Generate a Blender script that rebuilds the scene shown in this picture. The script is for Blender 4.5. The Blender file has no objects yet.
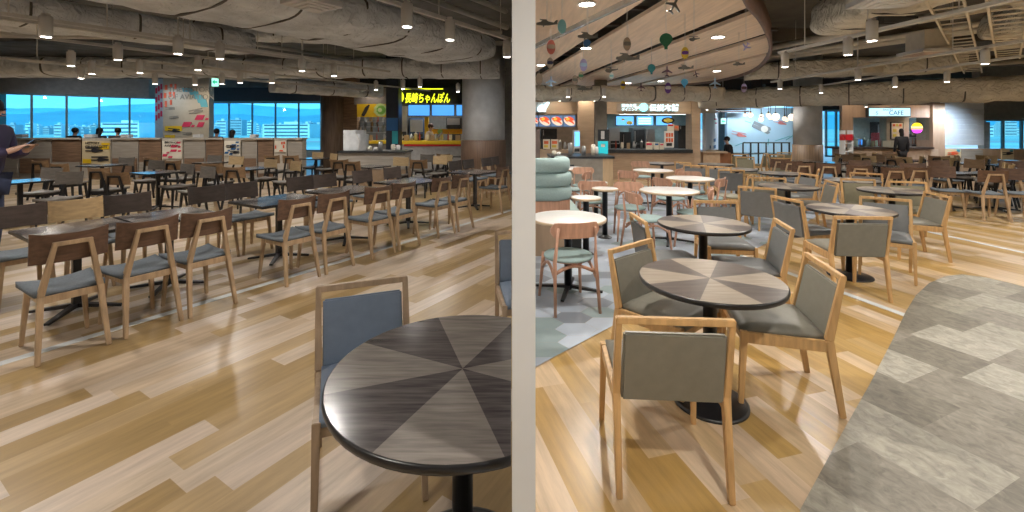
import bpy, bmesh, math, random
from mathutils import Vector, Matrix, noise
random.seed(7)
S = bpy.context.scene
COL = S.collection
F, Y0, CH = 450.0, 127.0, 1.6
PI = math.pi

# ------------------------------------------------------------------ helpers
def G(px, py, z=0.0):
    """point of the horizontal plane z seen at (px, py)"""
    y = F * (CH - z) / (py - Y0)
    return Vector(((px - 512) / F * y, y, z))

def at(px, py, y):
    return Vector(((px - 512) / F * y, y, CH - (py - Y0) * y / F))

class MB:
    def __init__(s):
        s.v = []; s.f = []; s.m = []; s.s = []
    def add(s, vs, fs, mi=0, smooth=False):
        b = len(s.v)
        s.v += [tuple(x) for x in vs]
        for f in fs:
            s.f.append([b + i for i in f]); s.m.append(mi); s.s.append(smooth)
        return s
    def box(s, c, d, rz=0, mi=0, rx=0):
        M = Matrix.Rotation(rz, 3, 'Z') @ Matrix.Rotation(rx, 3, 'X')
        c = Vector(c)
        vs = [c + M @ Vector((sx * d[0] / 2, sy * d[1] / 2, sz * d[2] / 2)) for sz in (-1, 1) for sy in (-1, 1) for sx in (-1, 1)]
        return s.add(vs, [(0, 2, 3, 1), (4, 5, 7, 6), (0, 1, 5, 4), (2, 6, 7, 3), (0, 4, 6, 2), (1, 3, 7, 5)], mi)
    def b2(s, p, q, mi=0):
        p = Vector(p); q = Vector(q)
        return s.box((p + q) / 2, [abs(q[i] - p[i]) for i in range(3)], mi=mi)
    def bar(s, p, q, w, d, w2=None, d2=None, side=(1, 0, 0), mi=0):
        """tapered rectangular bar; w measured along 'side', d across it"""
        p = Vector(p); q = Vector(q); t = (q - p).normalized(); a = Vector(side)
        a = (a - t * a.dot(t)).normalized(); b = t.cross(a)
        w2 = w if w2 is None else w2; d2 = d if d2 is None else d2
        vs = []
        for c, ww, dd in ((p, w, d), (q, w2, d2)):
            for i, j in ((-1, -1), (1, -1), (1, 1), (-1, 1)):
                vs.append(c + a * i * ww / 2 + b * j * dd / 2)
        return s.add(vs, [(3, 2, 1, 0), (4, 5, 6, 7), (0, 1, 5, 4), (1, 2, 6, 5), (2, 3, 7, 6), (3, 0, 4, 7)], mi)
    def path(s, pts, sec, up=(0, 0, 1), mi=0, smooth=True, closed=False, scale=None):
        """sweep section sec [(a,b)] along pts; a along 'side' = t x up, b along up-ish"""
        pts = [Vector(p) for p in pts]; n = len(pts); k = len(sec); vs = []
        up = Vector(up)
        for i, p in enumerate(pts):
            if closed: t = pts[(i + 1) % n] - pts[i - 1]
            else: t = pts[min(i + 1, n - 1)] - pts[max(i - 1, 0)]
            t.normalize()
            a = t.cross(up)
            if a.length < 1e-4: a = t.cross(Vector((1, 0, 0)))
            a.normalize(); b = a.cross(t)
            sc = scale[i] if scale else 1
            for (x, y) in sec: vs.append(p + a * x * sc + b * y * sc)
        fs = []
        for i in range(n if closed else n - 1):
            j = (i + 1) % n
            for q in range(k):
                r = (q + 1) % k
                fs.append((i * k + q, i * k + r, j * k + r, j * k + q))
        s.add(vs, fs, mi, smooth)
        if not closed:
            b0 = len(s.v) - len(vs)
            s.f.append([b0 + q for q in range(k)][::-1]); s.m.append(mi); s.s.append(False)
            s.f.append([b0 + (n - 1) * k + q for q in range(k)]); s.m.append(mi); s.s.append(False)
        return s
    def tube(s, pts, r, k=8, mi=0, scale=None):
        return s.path(pts, [(r * math.cos(2 * PI * i / k), r * math.sin(2 * PI * i / k)) for i in range(k)], mi=mi, scale=scale)
    def lathe(s, prof, c=(0, 0, 0), k=24, mi=0, smooth=True):
        vs = []; fs = []; c = Vector(c)
        for r, z in prof:
            for i in range(k):
                a = 2 * PI * i / k
                vs.append(c + Vector((r * math.cos(a), r * math.sin(a), z)))
        for j in range(len(prof) - 1):
            for i in range(k):
                i2 = (i + 1) % k
                fs.append((j * k + i, j * k + i2, (j + 1) * k + i2, (j + 1) * k + i))
        fs.append(tuple(range(k))[::-1]); fs.append(tuple((len(prof) - 1) * k + i for i in range(k)))
        return s.add(vs, fs, mi, smooth)
    def prism(s, poly, z0, z1, mi=0):
        n = len(poly)
        vs = [(x, y, z0) for x, y in poly] + [(x, y, z1) for x, y in poly]
        fs = [tuple(range(n))[::-1], tuple(range(n, 2 * n))] + [(i, (i + 1) % n, n + (i + 1) % n, n + i) for i in range(n)]
        return s.add(vs, fs, mi)
    def vprism(s, poly, c, th, rz=0, mi=0):
        """outline in (x, z) extruded in y, standing at c"""
        M = Matrix.Rotation(rz, 3, 'Z'); c = Vector(c); n = len(poly)
        vs = [c + M @ Vector((x, -th / 2, z)) for x, z in poly] + [c + M @ Vector((x, th / 2, z)) for x, z in poly]
        fs = [tuple(range(n)), tuple(range(n, 2 * n))[::-1]] + [(i, n + i, n + (i + 1) % n, (i + 1) % n) for i in range(n)]
        return s.add(vs, fs, mi)
    def ball(s, c, r, sc=(1, 1, 1), mi=0, k=12):
        prof = [(max(.001, r * math.sin(PI * i / 8)), -r * math.cos(PI * i / 8)) for i in range(9)]
        vs = []; c = Vector(c)
        b = MB().lathe(prof, k=k)
        return s.add([c + Vector((x * sc[0], y * sc[1], z * sc[2])) for x, y, z in b.v], b.f, mi, True)
    def mesh(s, name, mats, bevel=0):
        me = bpy.data.meshes.new(name)
        bm = bmesh.new()
        vs = [bm.verts.new(v) for v in s.v]
        for f, m, sm in zip(s.f, s.m, s.s):
            try: fc = bm.faces.new([vs[i] for i in f])
            except ValueError: continue
            fc.material_index = m; fc.smooth = sm
        bmesh.ops.recalc_face_normals(bm, faces=bm.faces)
        if bevel:
            es = [e for e in bm.edges if len(e.link_faces) == 2 and e.calc_face_angle(0) > .6]
            bmesh.ops.bevel(bm, geom=es, offset=bevel, segments=2, affect='EDGES', clamp_overlap=True)
        bm.to_mesh(me); bm.free()
        for m in (mats if isinstance(mats, (list, tuple)) else [mats]): me.materials.append(m)
        return me
    def build(s, name, mats, parent=None, bevel=0, **kw):
        o = bpy.data.objects.new(name, s.mesh(name, mats, bevel)); COL.objects.link(o)
        if parent: o.parent = parent
        if kw: tag(o, **kw)
        return o

def tag(o, label=None, cat=None, group=None, kind=None):
    if label: o['label'] = label
    if cat: o['category'] = cat
    if group: o['group'] = group
    if kind: o['kind'] = kind
    return o

def empty(name, loc=(0, 0, 0), rz=0, **kw):
    o = bpy.data.objects.new(name, None); COL.objects.link(o)
    o.location = loc; o.rotation_euler = (0, 0, rz); o.empty_display_size = .1
    return tag(o, **kw)

def copy_tree(o, parent=None):
    c = o.copy(); COL.objects.link(c)
    if parent: c.parent = parent
    for ch in list(KIDS.get(o, [])) or [k for k in ALLOBJ(o)]: copy_tree(ch, c)
    return c
KIDS = {}
def ALLOBJ(o):
    return [k for k in COL.objects if k.parent == o]
def freeze(o):
    """remember the children of a finished prototype"""
    KIDS[o] = ALLOBJ(o)
    for k in KIDS[o]: freeze(k)
    return o
USED = set()
def place(proto, loc, rz, label, cat, group=None, scale=None):
    if proto in USED: o = copy_tree(proto)
    else: USED.add(proto); o = proto
    o.location = loc; o.rotation_euler = (0, 0, rz)
    for k in ('label', 'category', 'group'):
        if k in o: del o[k]
    tag(o, label, cat, group)
    return o

ORD = 'first second third fourth fifth sixth seventh eighth ninth tenth eleventh twelfth thirteenth fourteenth fifteenth sixteenth seventeenth eighteenth nineteenth twentieth'.split()
ORD += ['twenty-' + x for x in ORD[:9]] + ['thirtieth'] + ['thirty-' + x for x in ORD[:9]]

# ------------------------------------------------------------------ materials
def newmat(name):
    m = bpy.data.materials.new(name); m.use_nodes = True
    nt = m.node_tree; return m, nt, nt.nodes['Principled BSDF']
def ramp(nt, cols, fac=None, const=False):
    r = nt.nodes.new('ShaderNodeValToRGB')
    el = r.color_ramp.elements
    while len(el) < len(cols): el.new(.5)
    for i, c in enumerate(cols):
        el[i].position = i / len(cols) if const else i / max(1, len(cols) - 1)
        el[i].color = (*c, 1)
    if const: r.color_ramp.interpolation = 'CONSTANT'
    if fac is not None: nt.links.new(fac, r.inputs[0])
    return r
def mat(name, col, rough=.5, metal=0, noise_amt=.12, scale=8, bump=0, bscale=None, stretch=(1, 1, 1), coat=0):
    m, nt, b = newmat(name)
    tc = nt.nodes.new('ShaderNodeTexCoord'); mp = nt.nodes.new('ShaderNodeMapping')
    mp.inputs['Scale'].default_value = stretch
    nt.links.new(tc.outputs['Object'], mp.inputs[0])
    n = nt.nodes.new('ShaderNodeTexNoise'); n.inputs['Scale'].default_value = scale; n.inputs['Detail'].default_value = 4
    nt.links.new(mp.outputs[0], n.inputs['Vector'])
    lo = [max(0, c * (1 - noise_amt)) for c in col]; hi = [min(1, c * (1 + noise_amt)) for c in col]
    r = ramp(nt, [lo, hi], n.outputs[0]); r.color_ramp.elements[0].position = .3; r.color_ramp.elements[1].position = .7
    nt.links.new(r.outputs[0], b.inputs['Base Color'])
    b.inputs['Roughness'].default_value = rough; b.inputs['Metallic'].default_value = metal
    if coat: b.inputs['Coat Weight'].default_value = coat
    if bump:
        n2 = nt.nodes.new('ShaderNodeTexNoise'); n2.inputs['Scale'].default_value = bscale or scale * 3; n2.inputs['Detail'].default_value = 5 if bump > .9 else 3; n2.inputs['Distortion'].default_value = 1.2 if bump > .9 else 0
        nt.links.new(mp.outputs[0], n2.inputs['Vector'])
        bp = nt.nodes.new('ShaderNodeBump'); bp.inputs['Strength'].default_value = bump; bp.inputs['Distance'].default_value = .03 if bump < .9 else .10
        nt.links.new(n2.outputs[0], bp.inputs['Height']); nt.links.new(bp.outputs[0], b.inputs['Normal'])
    return m
def emis(name, col, st=1.0):
    m, nt, b = newmat(name)
    b.inputs['Base Color'].default_value = (*[c * .3 for c in col], 1)
    b.inputs['Emission Color'].default_value = (*col, 1); b.inputs['Emission Strength'].default_value = st
    b.inputs['Roughness'].default_value = .4
    return m
def plank(name, cols, w, l, ang, rough=.35, grain=.25, coarse=0.0):
    m, nt, b = newmat(name); L = nt.links.new
    tc = nt.nodes.new('ShaderNodeTexCoord'); mp = nt.nodes.new('ShaderNodeMapping')
    mp.inputs['Rotation'].default_value = (0, 0, ang)
    L(tc.outputs['Object'], mp.inputs[0])
    sp = nt.nodes.new('ShaderNodeSeparateXYZ'); L(mp.outputs[0], sp.inputs[0])
    def M(op, a, c=None):
        n = nt.nodes.new('ShaderNodeMath'); n.operation = op
        for i, q in enumerate((a, c)):
            if q is None: continue
            if isinstance(q, (int, float)): n.inputs[i].default_value = q
            else: L(q, n.inputs[i])
        return n.outputs[0]
    row = M('FLOOR', M('DIVIDE', sp.outputs[0], w))
    wn = nt.nodes.new('ShaderNodeTexWhiteNoise'); wn.noise_dimensions = '1D'; L(row, wn.inputs['W'])
    colv = M('FLOOR', M('ADD', M('DIVIDE', sp.outputs[1], l), M('MULTIPLY', wn.outputs[0], 5.3)))
    cb = nt.nodes.new('ShaderNodeCombineXYZ'); L(row, cb.inputs[0]); L(colv, cb.inputs[1])
    w2 = nt.nodes.new('ShaderNodeTexWhiteNoise'); w2.noise_dimensions = '2D'; L(cb.outputs[0], w2.inputs['Vector'])
    r = ramp(nt, cols, w2.outputs[0], True)
    mp2 = nt.nodes.new('ShaderNodeMapping'); mp2.inputs['Scale'].default_value = (22, 2.2, 1) if not coarse else (20, 13, 1)
    L(mp.outputs[0], mp2.inputs[0])
    ad = nt.nodes.new('ShaderNodeVectorMath'); ad.operation = 'ADD'; L(mp2.outputs[0], ad.inputs[0])
    L(w2.outputs['Color'], ad.inputs[1])
    n = nt.nodes.new('ShaderNodeTexNoise'); n.inputs['Scale'].default_value = 1.0; n.inputs['Detail'].default_value = 6; n.inputs['Roughness'].default_value = .65
    n.inputs['Distortion'].default_value = coarse
    L(ad.outputs[0], n.inputs['Vector'])
    g = ramp(nt, [(1 - grain,) * 3, (1 + grain * .3,) * 3], n.outputs[0]); g.color_ramp.elements[0].position = .3; g.color_ramp.elements[1].position = .65
    mx = nt.nodes.new('ShaderNodeMix'); mx.data_type = 'RGBA'; mx.blend_type = 'MULTIPLY'; mx.inputs[0].default_value = 1
    L(r.outputs[0], mx.inputs[6]); L(g.outputs[0], mx.inputs[7]); L(mx.outputs[2], b.inputs['Base Color'])
    b.inputs['Roughness'].default_value = rough
    return m
def glass(name, tint, refl=.12):
    m, nt, b = newmat(name); nt.nodes.remove(b)
    t = nt.nodes.new('ShaderNodeBsdfTransparent'); t.inputs[0].default_value = (*tint, 1)
    g = nt.nodes.new('ShaderNodeBsdfGlossy'); g.inputs['Roughness'].default_value = .03
    mx = nt.nodes.new('ShaderNodeMixShader'); mx.inputs[0].default_value = refl * .5
    nt.links.new(t.outputs[0], mx.inputs[1]); nt.links.new(g.outputs[0], mx.inputs[2])
    nt.links.new(mx.outputs[0], nt.nodes['Material Output'].inputs[0])
    return m

M_OAK = mat('oak', (.47, .33, .20), .45, stretch=(14, 14, 1.5), scale=3, noise_amt=.2)
M_OAKL = mat('pale_oak', (.44, .30, .15), .5, stretch=(2, 14, 14), scale=3, noise_amt=.2)
M_ROSE = mat('rose_oak', (.50, .28, .19), .45, stretch=(10, 10, 1.5), scale=3, noise_amt=.18)
M_WAL = mat('walnut', (.125, .07, .045), .4, stretch=(2, 12, 12), scale=3, noise_amt=.3)
M_DWAL = mat('dark_walnut', (.06, .042, .034), .4, stretch=(2, 12, 12), scale=3, noise_amt=.3)
M_SEAT = mat('slate_fabric', (.12, .14, .16), .7, noise_amt=.15, scale=60, bump=.1)
M_SEATB = mat('umber_leather', (.13, .115, .10), .45, noise_amt=.1, scale=30)
M_BLK = mat('black_metal', (.012, .012, .014), .35, noise_amt=.2)
M_RIM = mat('black_rim', (.015, .014, .014), .3, noise_amt=.2)
M_GREY = mat('taupe_leather', (.20, .19, .155), .42, noise_amt=.06, scale=20, bump=.04, bscale=150)
M_BLUE = mat('slate_blue_leather', (.19, .245, .33), .38, noise_amt=.06, scale=20, bump=.04, bscale=150)
M_TEAL = mat('sage_fabric', (.28, .38, .38), .8, noise_amt=.08, scale=80, bump=.1)
M_TD = mat('smoked_wood_dark', (.082, .070, .068), .17, stretch=(3, 30, 1), scale=2, noise_amt=.4)
M_TL = mat('smoked_wood_light', (.20, .175, .155), .19, stretch=(3, 30, 1), scale=2, noise_amt=.25)
M_TLT = mat('whitewashed_wood', (.70, .68, .66), .35, stretch=(2, 30, 1), scale=2, noise_amt=.1)
M_EDGE = mat('pale_edge', (.55, .42, .28), .4)
M_CONC = mat('concrete', (.58, .59, .60), .8, noise_amt=.1, scale=5, bump=.15, bscale=40)
M_DUCT = mat('duct_wrap', (.66, .62, .53), .75, noise_amt=.14, scale=3, bump=1.0, bscale=6)
M_DUCTG = mat('duct_wrap_grey', (.68, .71, .74), .62, noise_amt=.18, scale=3, bump=1.0, bscale=7)
M_STRAP = mat('strap', (.10, .095, .085), .7)
M_FIX = mat('fixture_grey', (.62, .61, .60), .45, noise_amt=.04)
M_RAIL = mat('rail_grey', (.58, .57, .54), .5, noise_amt=.05)
M_PIPE = mat('pipe_beige', (.66, .60, .49), .55, noise_amt=.08)
M_LAMP = emis('lamp_glow', (1, .93, .82), 14)
M_CEIL = mat('ceiling_slab_paint', (.16, .165, .17), .9, noise_amt=.3, scale=2)
M_CEILR = mat('ceiling_slab_paint_warm', (.11, .097, .078), .9, noise_amt=.3, scale=2)
M_WHITE = mat('white_paint', (.78, .78, .77), .6, noise_amt=.02)
M_WOODW = mat('wood_wall', (.38, .27, .18), .5, stretch=(6, 6, 1), scale=2, noise_amt=.12)
M_WOODB = mat('wood_slats_brown', (.20, .125, .08), .5, stretch=(1, 1, 10), scale=3, noise_amt=.35)
M_WOODG = mat('wood_ash_grey', (.34, .31, .27), .5, stretch=(1, 1, 14), scale=2, noise_amt=.14)
M_DBR = mat('dark_brown', (.06, .04, .032), .5)
M_NAVY = mat('navy_paint', (.02, .028, .045), .4)
M_YEL = mat('yellow_paint', (.75, .50, .02), .4, noise_amt=.03)
M_RED = mat('red_paint', (.6, .02, .03), .4, noise_amt=.03)
M_STEEL = mat('steel', (.45, .46, .47), .28, .8, noise_amt=.05)
M_DARK = mat('dark_equipment', (.03, .032, .035), .4, noise_amt=.3)
M_TEALP = mat('teal_print', (.03, .38, .42), .5, noise_amt=.05)
M_SKIN = mat('skin', (.55, .34, .25), .5, noise_amt=.04)
M_HAIR = mat('hair', (.012, .010, .009), .5)
M_PAPER = mat('paper', (.72, .68, .58), .6, noise_amt=.04)
M_GOLD = mat('sand_paper', (.62, .52, .33), .6, noise_amt=.05)
M_CREAM = mat('cream_canvas', (.48, .42, .33), .6, noise_amt=.05)
M_INK = mat('ink', (.02, .02, .025), .6)
M_PINK = mat('magenta_print', (.62, .04, .11), .55, noise_amt=.04)
M_CYANP = mat('cyan_print', (.10, .36, .45), .55, noise_amt=.04)
M_BLUEP = mat('blue_print', (.02, .12, .32), .55, noise_amt=.04)
M_SCREEN = emis('screen_blue', (.05, .22, .62), 1.3)
M_GLASS = glass('window_glass', (.50, .90, 1.0))
M_CLEAR = glass('stall_glass', (.86, .95, .97))

# ------------------------------------------------------------------ camera, world, exterior light
cam = bpy.data.cameras.new('camera'); co = bpy.data.objects.new('camera', cam); COL.objects.link(co)
co.location = (0, 0, CH); co.rotation_euler = (PI / 2, 0, 0)
cam.sensor_width = 36; cam.lens = F / 1024 * 36; cam.shift_y = -(256 - Y0) / 1024
cam.clip_start = .05; cam.clip_end = 20000
S.camera = co
S.view_settings.view_transform = 'Standard'; S.view_settings.look = 'None'
S.view_settings.exposure = .65; S.view_settings.gamma = 1; S.view_settings.use_curve_mapping = False
try:
    S.cycles.use_denoising = True
    S.cycles.max_bounces = 8; S.cycles.diffuse_bounces = 6; S.cycles.glossy_bounces = 3; S.cycles.transparent_max_bounces = 12
    S.cycles.sample_clamp_indirect = 4
except Exception: pass
W = bpy.data.worlds.new('World'); S.world = W; W.use_nodes = True
nt = W.node_tree; bg = nt.nodes['Background']
tc = nt.nodes.new('ShaderNodeTexCoord'); sp = nt.nodes.new('ShaderNodeSeparateXYZ'); nt.links.new(tc.outputs['Generated'], sp.inputs[0])
r = ramp(nt, [(.40, .72, .95), (.14, .48, .92)], sp.outputs[2]); r.color_ramp.elements[1].position = .35
nt.links.new(r.outputs[0], bg.inputs[0]); bg.inputs[1].default_value = 1.35
sun = bpy.data.lights.new('sun', 'SUN'); sun.energy = 3.2; sun.angle = .01; sun.color = (1, .97, .92)
so = bpy.data.objects.new('sun', sun); COL.objects.link(so); so.rotation_euler = (math.radians(52), 0, math.radians(-25))
so.location = (0, -10, 30)
# ------------------------------------------------------------------ the setting
U = Vector((.5226, .8525, 0)); V = Vector((-.8525, .5226, 0)); P0 = Vector((-3.05, 3.3, 0))   # the left hall's rows
WX = .06                                                                                     # partition thickness
def st(mb, name, m, label=None, cat=None, **k):
    return mb.build(name, m, kind='structure', label=label, cat=cat, **k)
M_FLOORL = plank('plank_floor_left', [(.36, .24, .10), (.54, .43, .32), (.50, .38, .26), (.34, .225, .095), (.57, .46, .36), (.43, .30, .15)], .16, 1.25, math.atan2(.5226, .8525), .33)
M_FLOORR = plank('plank_floor_right', [(.48, .31, .11), (.62, .46, .29), (.56, .40, .23), (.45, .28, .09), (.64, .49, .34), (.52, .35, .15)], .15, 1.25, -.262, .3)
M_CARPET = plank('stone_tile', [(.26, .235, .19), (.36, .335, .275), (.21, .19, .15), (.31, .285, .225), (.41, .385, .32)], .42, .44, -.42, .5, .42, .8)

st(MB().b2((-24, -3, -.1), (0, 26, 0)), 'floor', M_FLOORL, 'oak plank floor of the dim hall beside the big windows', 'floor')
st(MB().b2((WX, -3, -.1), (26, 26, 0)), 'floor', M_FLOORR, 'golden oak plank floor of the bright hall with round tables', 'floor')
st(MB().b2((-24, -3, 3.9), (0, 26, 4.1)), 'ceiling', M_CEIL, 'dark bare slab above the ducts of the dim hall', 'ceiling')
st(MB().b2((WX, -3, 3.9), (26, 26, 4.1)), 'ceiling', M_CEILR, 'brown bare slab above the ducts of the bright hall', 'ceiling')
st(MB().b2((0, 1.15, 0), (WX, 26, 3.9)), 'wall_middle', M_WHITE, 'thin white partition wall between the two halls', 'wall')  # invented divider, also keeping each hall's light apart
st(MB().b2((-24.1, -3, -.1), (-24, 16.2, 4)), 'wall_left', M_WHITE, 'plain white side wall of the dim hall', 'wall')
st(MB().b2((26, -3, -.1), (26.1, 16.8, 4)), 'wall_right', M_WHITE, 'plain white side wall of the bright hall', 'wall')
st(MB().b2((-24, -3.1, -.1), (26, -3, 4)), 'wall_back', M_WHITE, 'plain white wall behind the viewer', 'wall')

def stripe(name, a, b, w, m, label):
    a, b = Vector(a), Vector(b); d = (b - a).normalized(); n = Vector((-d.y, d.x, 0)) * w / 2
    mb = MB().add([a - n, a + n, b + n, b - n, *(p + Vector((0, 0, .004)) for p in (a - n, a + n, b + n, b - n))],
                  [(0, 1, 2, 3), (4, 7, 6, 5), (0, 4, 5, 1), (1, 5, 6, 2), (2, 6, 7, 3), (3, 7, 4, 0)])
    return st(mb, name, m, label, 'floor line')
M_LINE = mat('white_line', (.62, .64, .64), .5, noise_amt=.05)
s0 = G(10, 361); s1 = G(512, 210)
stripe('trim_1', s0 + (s0 - s1) * .25, s1 - (s1 - s0) * .004, .075, M_LINE, 'white line set in the plank floor under the chair row')
a, b = G(780, 270), G(904, 315); stripe('trim_2', a + (a - b) * 3, b + (b - a) * 1.5, .07, M_LINE, 'white line set in the plank floor running under the stone tiles')
a, b = G(915, 229), G(1011, 250); stripe('trim_3', a + (a - b) * 1.5, b + (b - a) * .6, .07, M_LINE, 'white line set in the plank floor by the square tables')

# hexagon tile area (one sheet of tiles, four tones)
def hexfloor():
    bm = bmesh.new(); R = .125
    tones = [mat('hex_' + n, c, .42, noise_amt=.07, scale=5) for n, c in (('ice', (.43, .49, .57)), ('mist', (.33, .38, .45)), ('slate', (.20, .225, .26)), ('sage', (.25, .32, .33)))]
    rnd = random.Random(3)
    for i in range(-1, 62):
        for j in range(-1, 78):
            cx = .0 + i * R * 1.5 * 1.35; cy = 1.6 + (j + (i % 2) * .5) * R * math.sqrt(3)
            if cx > .155 + 1.151 * (cy - 2.835) + .6 or cx > 9.5: continue
            vs = [bm.verts.new((cx + R * 1.35 * .995 * math.cos(k * PI / 3), cy + R * .995 * math.sin(k * PI / 3), .006)) for k in range(6)]
            f = bm.faces.new(vs); f.material_index = rnd.choice((0, 0, 1, 1, 2, 3))
    A, Bp = G(535, 368), G(615, 325)
    d = (Bp - A).normalized()
    def cut(p, n):
        bmesh.ops.bisect_plane(bm, geom=bm.verts[:] + bm.edges[:] + bm.faces[:], plane_co=p, plane_no=n, clear_outer=True)
    cut(A, Vector((d.y, -d.x, 0))); cut((WX + .002, 0, 0), (-1, 0, 0)); cut((0, 12.2, 0), (0, 1, 0))
    me = bpy.data.meshes.new('hexagon_tiles'); bm.to_mesh(me); bm.free()
    for t in tones: me.materials.append(t)
    o = bpy.data.objects.new('hexagon_tile_floor', me); COL.objects.link(o)
    tag(o, 'blue grey hexagon tiles laid beside the golden planks', 'floor', kind='structure')
hexfloor()
# stone tile island with a rounded corner
pts = [(800, 512), (835, 447), (870, 385), (893, 340), (906, 312), (916, 296), (929, 284), (945, 277), (962, 275), (985, 278), (1011, 284), (1060, 298)]
poly = [tuple(G(*p).xy) for p in pts] + [(6.2, 1.2), (1.0, 1.0)]
st(MB().prism(poly, .001, .009), 'stone_tile_floor', M_CARPET, 'grey beige stone tile area with a rounded corner', 'floor')

# ---- ducts
def duct(name, a, b, w, h, m, label, n=60, straps=6, amp=.018, bend=None, seed=0):
    a, b = Vector(a), Vector(b); pts = []
    for i in range(n + 1):
        t = i / n; p = a.lerp(b, t)
        if bend: p = p + Vector(bend) * (4 * t * (1 - t))
        pts.append(p)
    k = 28; sec = []
    for i in range(k):
        an = 2 * PI * i / k; c, s_ = math.cos(an), math.sin(an)
        sec.append((w / 2 * math.copysign(abs(c) ** .55, c), h / 2 * math.copysign(abs(s_) ** .55, s_)))
    mb = MB().path(pts, sec)
    L = (b - a).length
    for i, v in enumerate(mb.v):
        v = Vector(v); t = ((v - a).dot((b - a)) / L)
        puff = -.5 * abs(math.cos(PI * t / (L / max(1, straps)))) ** 10
        c = pts[min(n, i // k)]
        d = (v - c); 
        if d.length > 0: d.normalize()
        q = noise.noise(v * 2.6 + Vector((seed, 0, 0))) + .6 * noise.noise(v * 6.5)
        mb.v[i] = tuple(v + d * amp * (q * 1.6 + puff * 1.2))
    o = mb.build('hanging_air_duct', m, label=label, cat='duct')
    for j in range(straps):
        t = (j + .5) / straps; i = int(t * n)
        sm = MB().path([pts[i] - (b - a).normalized() * .012, pts[i] + (b - a).normalized() * .012], [(x * 1.012, y * 1.02) for x, y in sec])
        sm.build('strap', M_STRAP, o)
    return o
def hz(p, z): return Vector((p[0], p[1], z))
c0 = Vector((0, 8.45, 0)) + U * -1.5
duct('air_duct', hz(c0 + U * -11, 2.82), hz(c0, 2.82), 1.25, .42, M_DUCTG, 'huge wrapped air duct crossing low over the dim hall', n=90, straps=16, amp=.03)
duct('air_duct', (-14, 10.7, 3.02), (-.3, 11.05, 3.02), 1.0, .44, M_DUCTG, 'wrapped grey air duct running across in front of the window wall', n=90, straps=15, amp=.025, seed=3)
e0 = Vector((-6.2, 4.9, 0)); duct('air_duct', hz(e0 + U * -2, 3.0), hz(e0 + U * 3.2, 3.0), .7, .36, M_DUCTG, 'short wrapped duct with a bluish sheen above the standing person', n=40, straps=5, seed=5)
duct('air_duct', (-6.4, 12.0, 2.72), (-4.2, 14.2, 2.72), .6, .40, M_DUCTG, 'short wrapped duct ending by the striped wood wall', n=30, straps=3, seed=8)
duct('air_duct', (-12.5, 6.5, 3.3), (-2.2, 8.6, 3.3), .5, .3, M_DUCTG, 'slim wrapped duct high up between the two long ducts', n=50, straps=8, seed=9)
# right hall
duct('air_duct', (5.6, 13.3, 2.40), (13.5, 7.2, 2.42), .8, .52, M_DUCT, 'long wrapped duct hanging low in front of the bright cafe', n=80, straps=10, amp=.03, seed=11)
duct('air_duct', (.5, 11.9, 2.5), (5.6, 12.15, 2.48), .7, .40, M_DUCT, 'wrapped duct in front of the glowing stall sign', n=60, straps=7, amp=.03, seed=12)
duct('air_duct', (4.65, 6.4, 3.15), (3.9, 1.5, 3.15), .8, .5, M_DUCT, 'wide wrapped duct beside the round wooden ceiling panel', n=60, straps=6, amp=.03, seed=13)
duct('air_duct', (6.9, 6.4, 3.05), (4.9, 4.4, 3.1), .5, .4, M_DUCT, 'bulging wrapped duct elbow beside the square ceiling diffuser', n=40, straps=3, amp=.04, seed=14, bend=(.5, -.2, -.05))
duct('air_duct', (5.9, 11.4, 3.0), (9.8, 9.8, 3.0), .6, .42, M_DUCT, 'short wrapped duct above the long low duct', n=30, straps=3, amp=.03, seed=16)


# pipes and beams under the slab
pn = 0
for (a, b, r_, hall) in [((-18, 9, 3.55), (-.2, 10.5, 3.55), .05, 0), ((-16, 7.2, 3.5), (-.2, 9.0, 3.5), .04, 0), ((-14, 13.5, 3.4), (-.2, 13.9, 3.4), .06, 0), ((-3.4, 3.0, 3.5), (-.1, 8.6, 3.5), .05, 0), ((-2.6, 3.0, 3.4), (-.1, 7.0, 3.4), .04, 0), ((-9, 4.5, 3.4), (-4.2, 12, 3.4), .04, 0),
                      ((4.9, 12, 3.35), (8.2, 3.2, 3.35), .07, 1), ((5.4, 12, 3.25), (9.2, 3.2, 3.25), .05, 1), ((6.0, 12, 3.3), (10.4, 3.4, 3.3), .07, 1), ((6.9, 12.2, 3.1), (11.8, 4, 3.1), .05, 1), ((7.6, 12.2, 3.2), (13, 4.4, 3.2), .06, 1), ((2.6, 9, 3.4), (3.4, 2.2, 3.4), .05, 1), ((8.6, 12.4, 3.0), (15, 5, 3.0), .045, 1)]:
    lab = ['thin', 'slim', 'thick', 'straight', 'narrow', 'long', 'beige', 'painted', 'fat', 'small', 'medium', 'upper', 'last'][pn]
    MB().tube([a, b], r_, 10).build('hanging_pipe', M_PIPE if hall else M_RAIL, label='bare round pipe under the slab of the ' + ('bright' if hall else 'dim') + ' hall', cat='pipe', group='ceiling pipes of the ' + ('bright' if hall else 'dim') + ' hall')
    pn += 1
for i in range(6):
    st(MB().b2((-22, 2.5 + i * 4, 3.6), (0, 2.75 + i * 4, 3.9)), 'trim_%d' % (10 + i), M_CEIL, 'dark beam under the slab of the dim hall, %s from the viewer' % ORD[i], 'beam')
    st(MB().b2((WX, 2.5 + i * 4, 3.6), (24, 2.75 + i * 4, 3.9)), 'trim_%d' % (20 + i), M_CEILR, 'brown beam under the slab of the bright hall, %s from the viewer' % ORD[i], 'beam')

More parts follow.
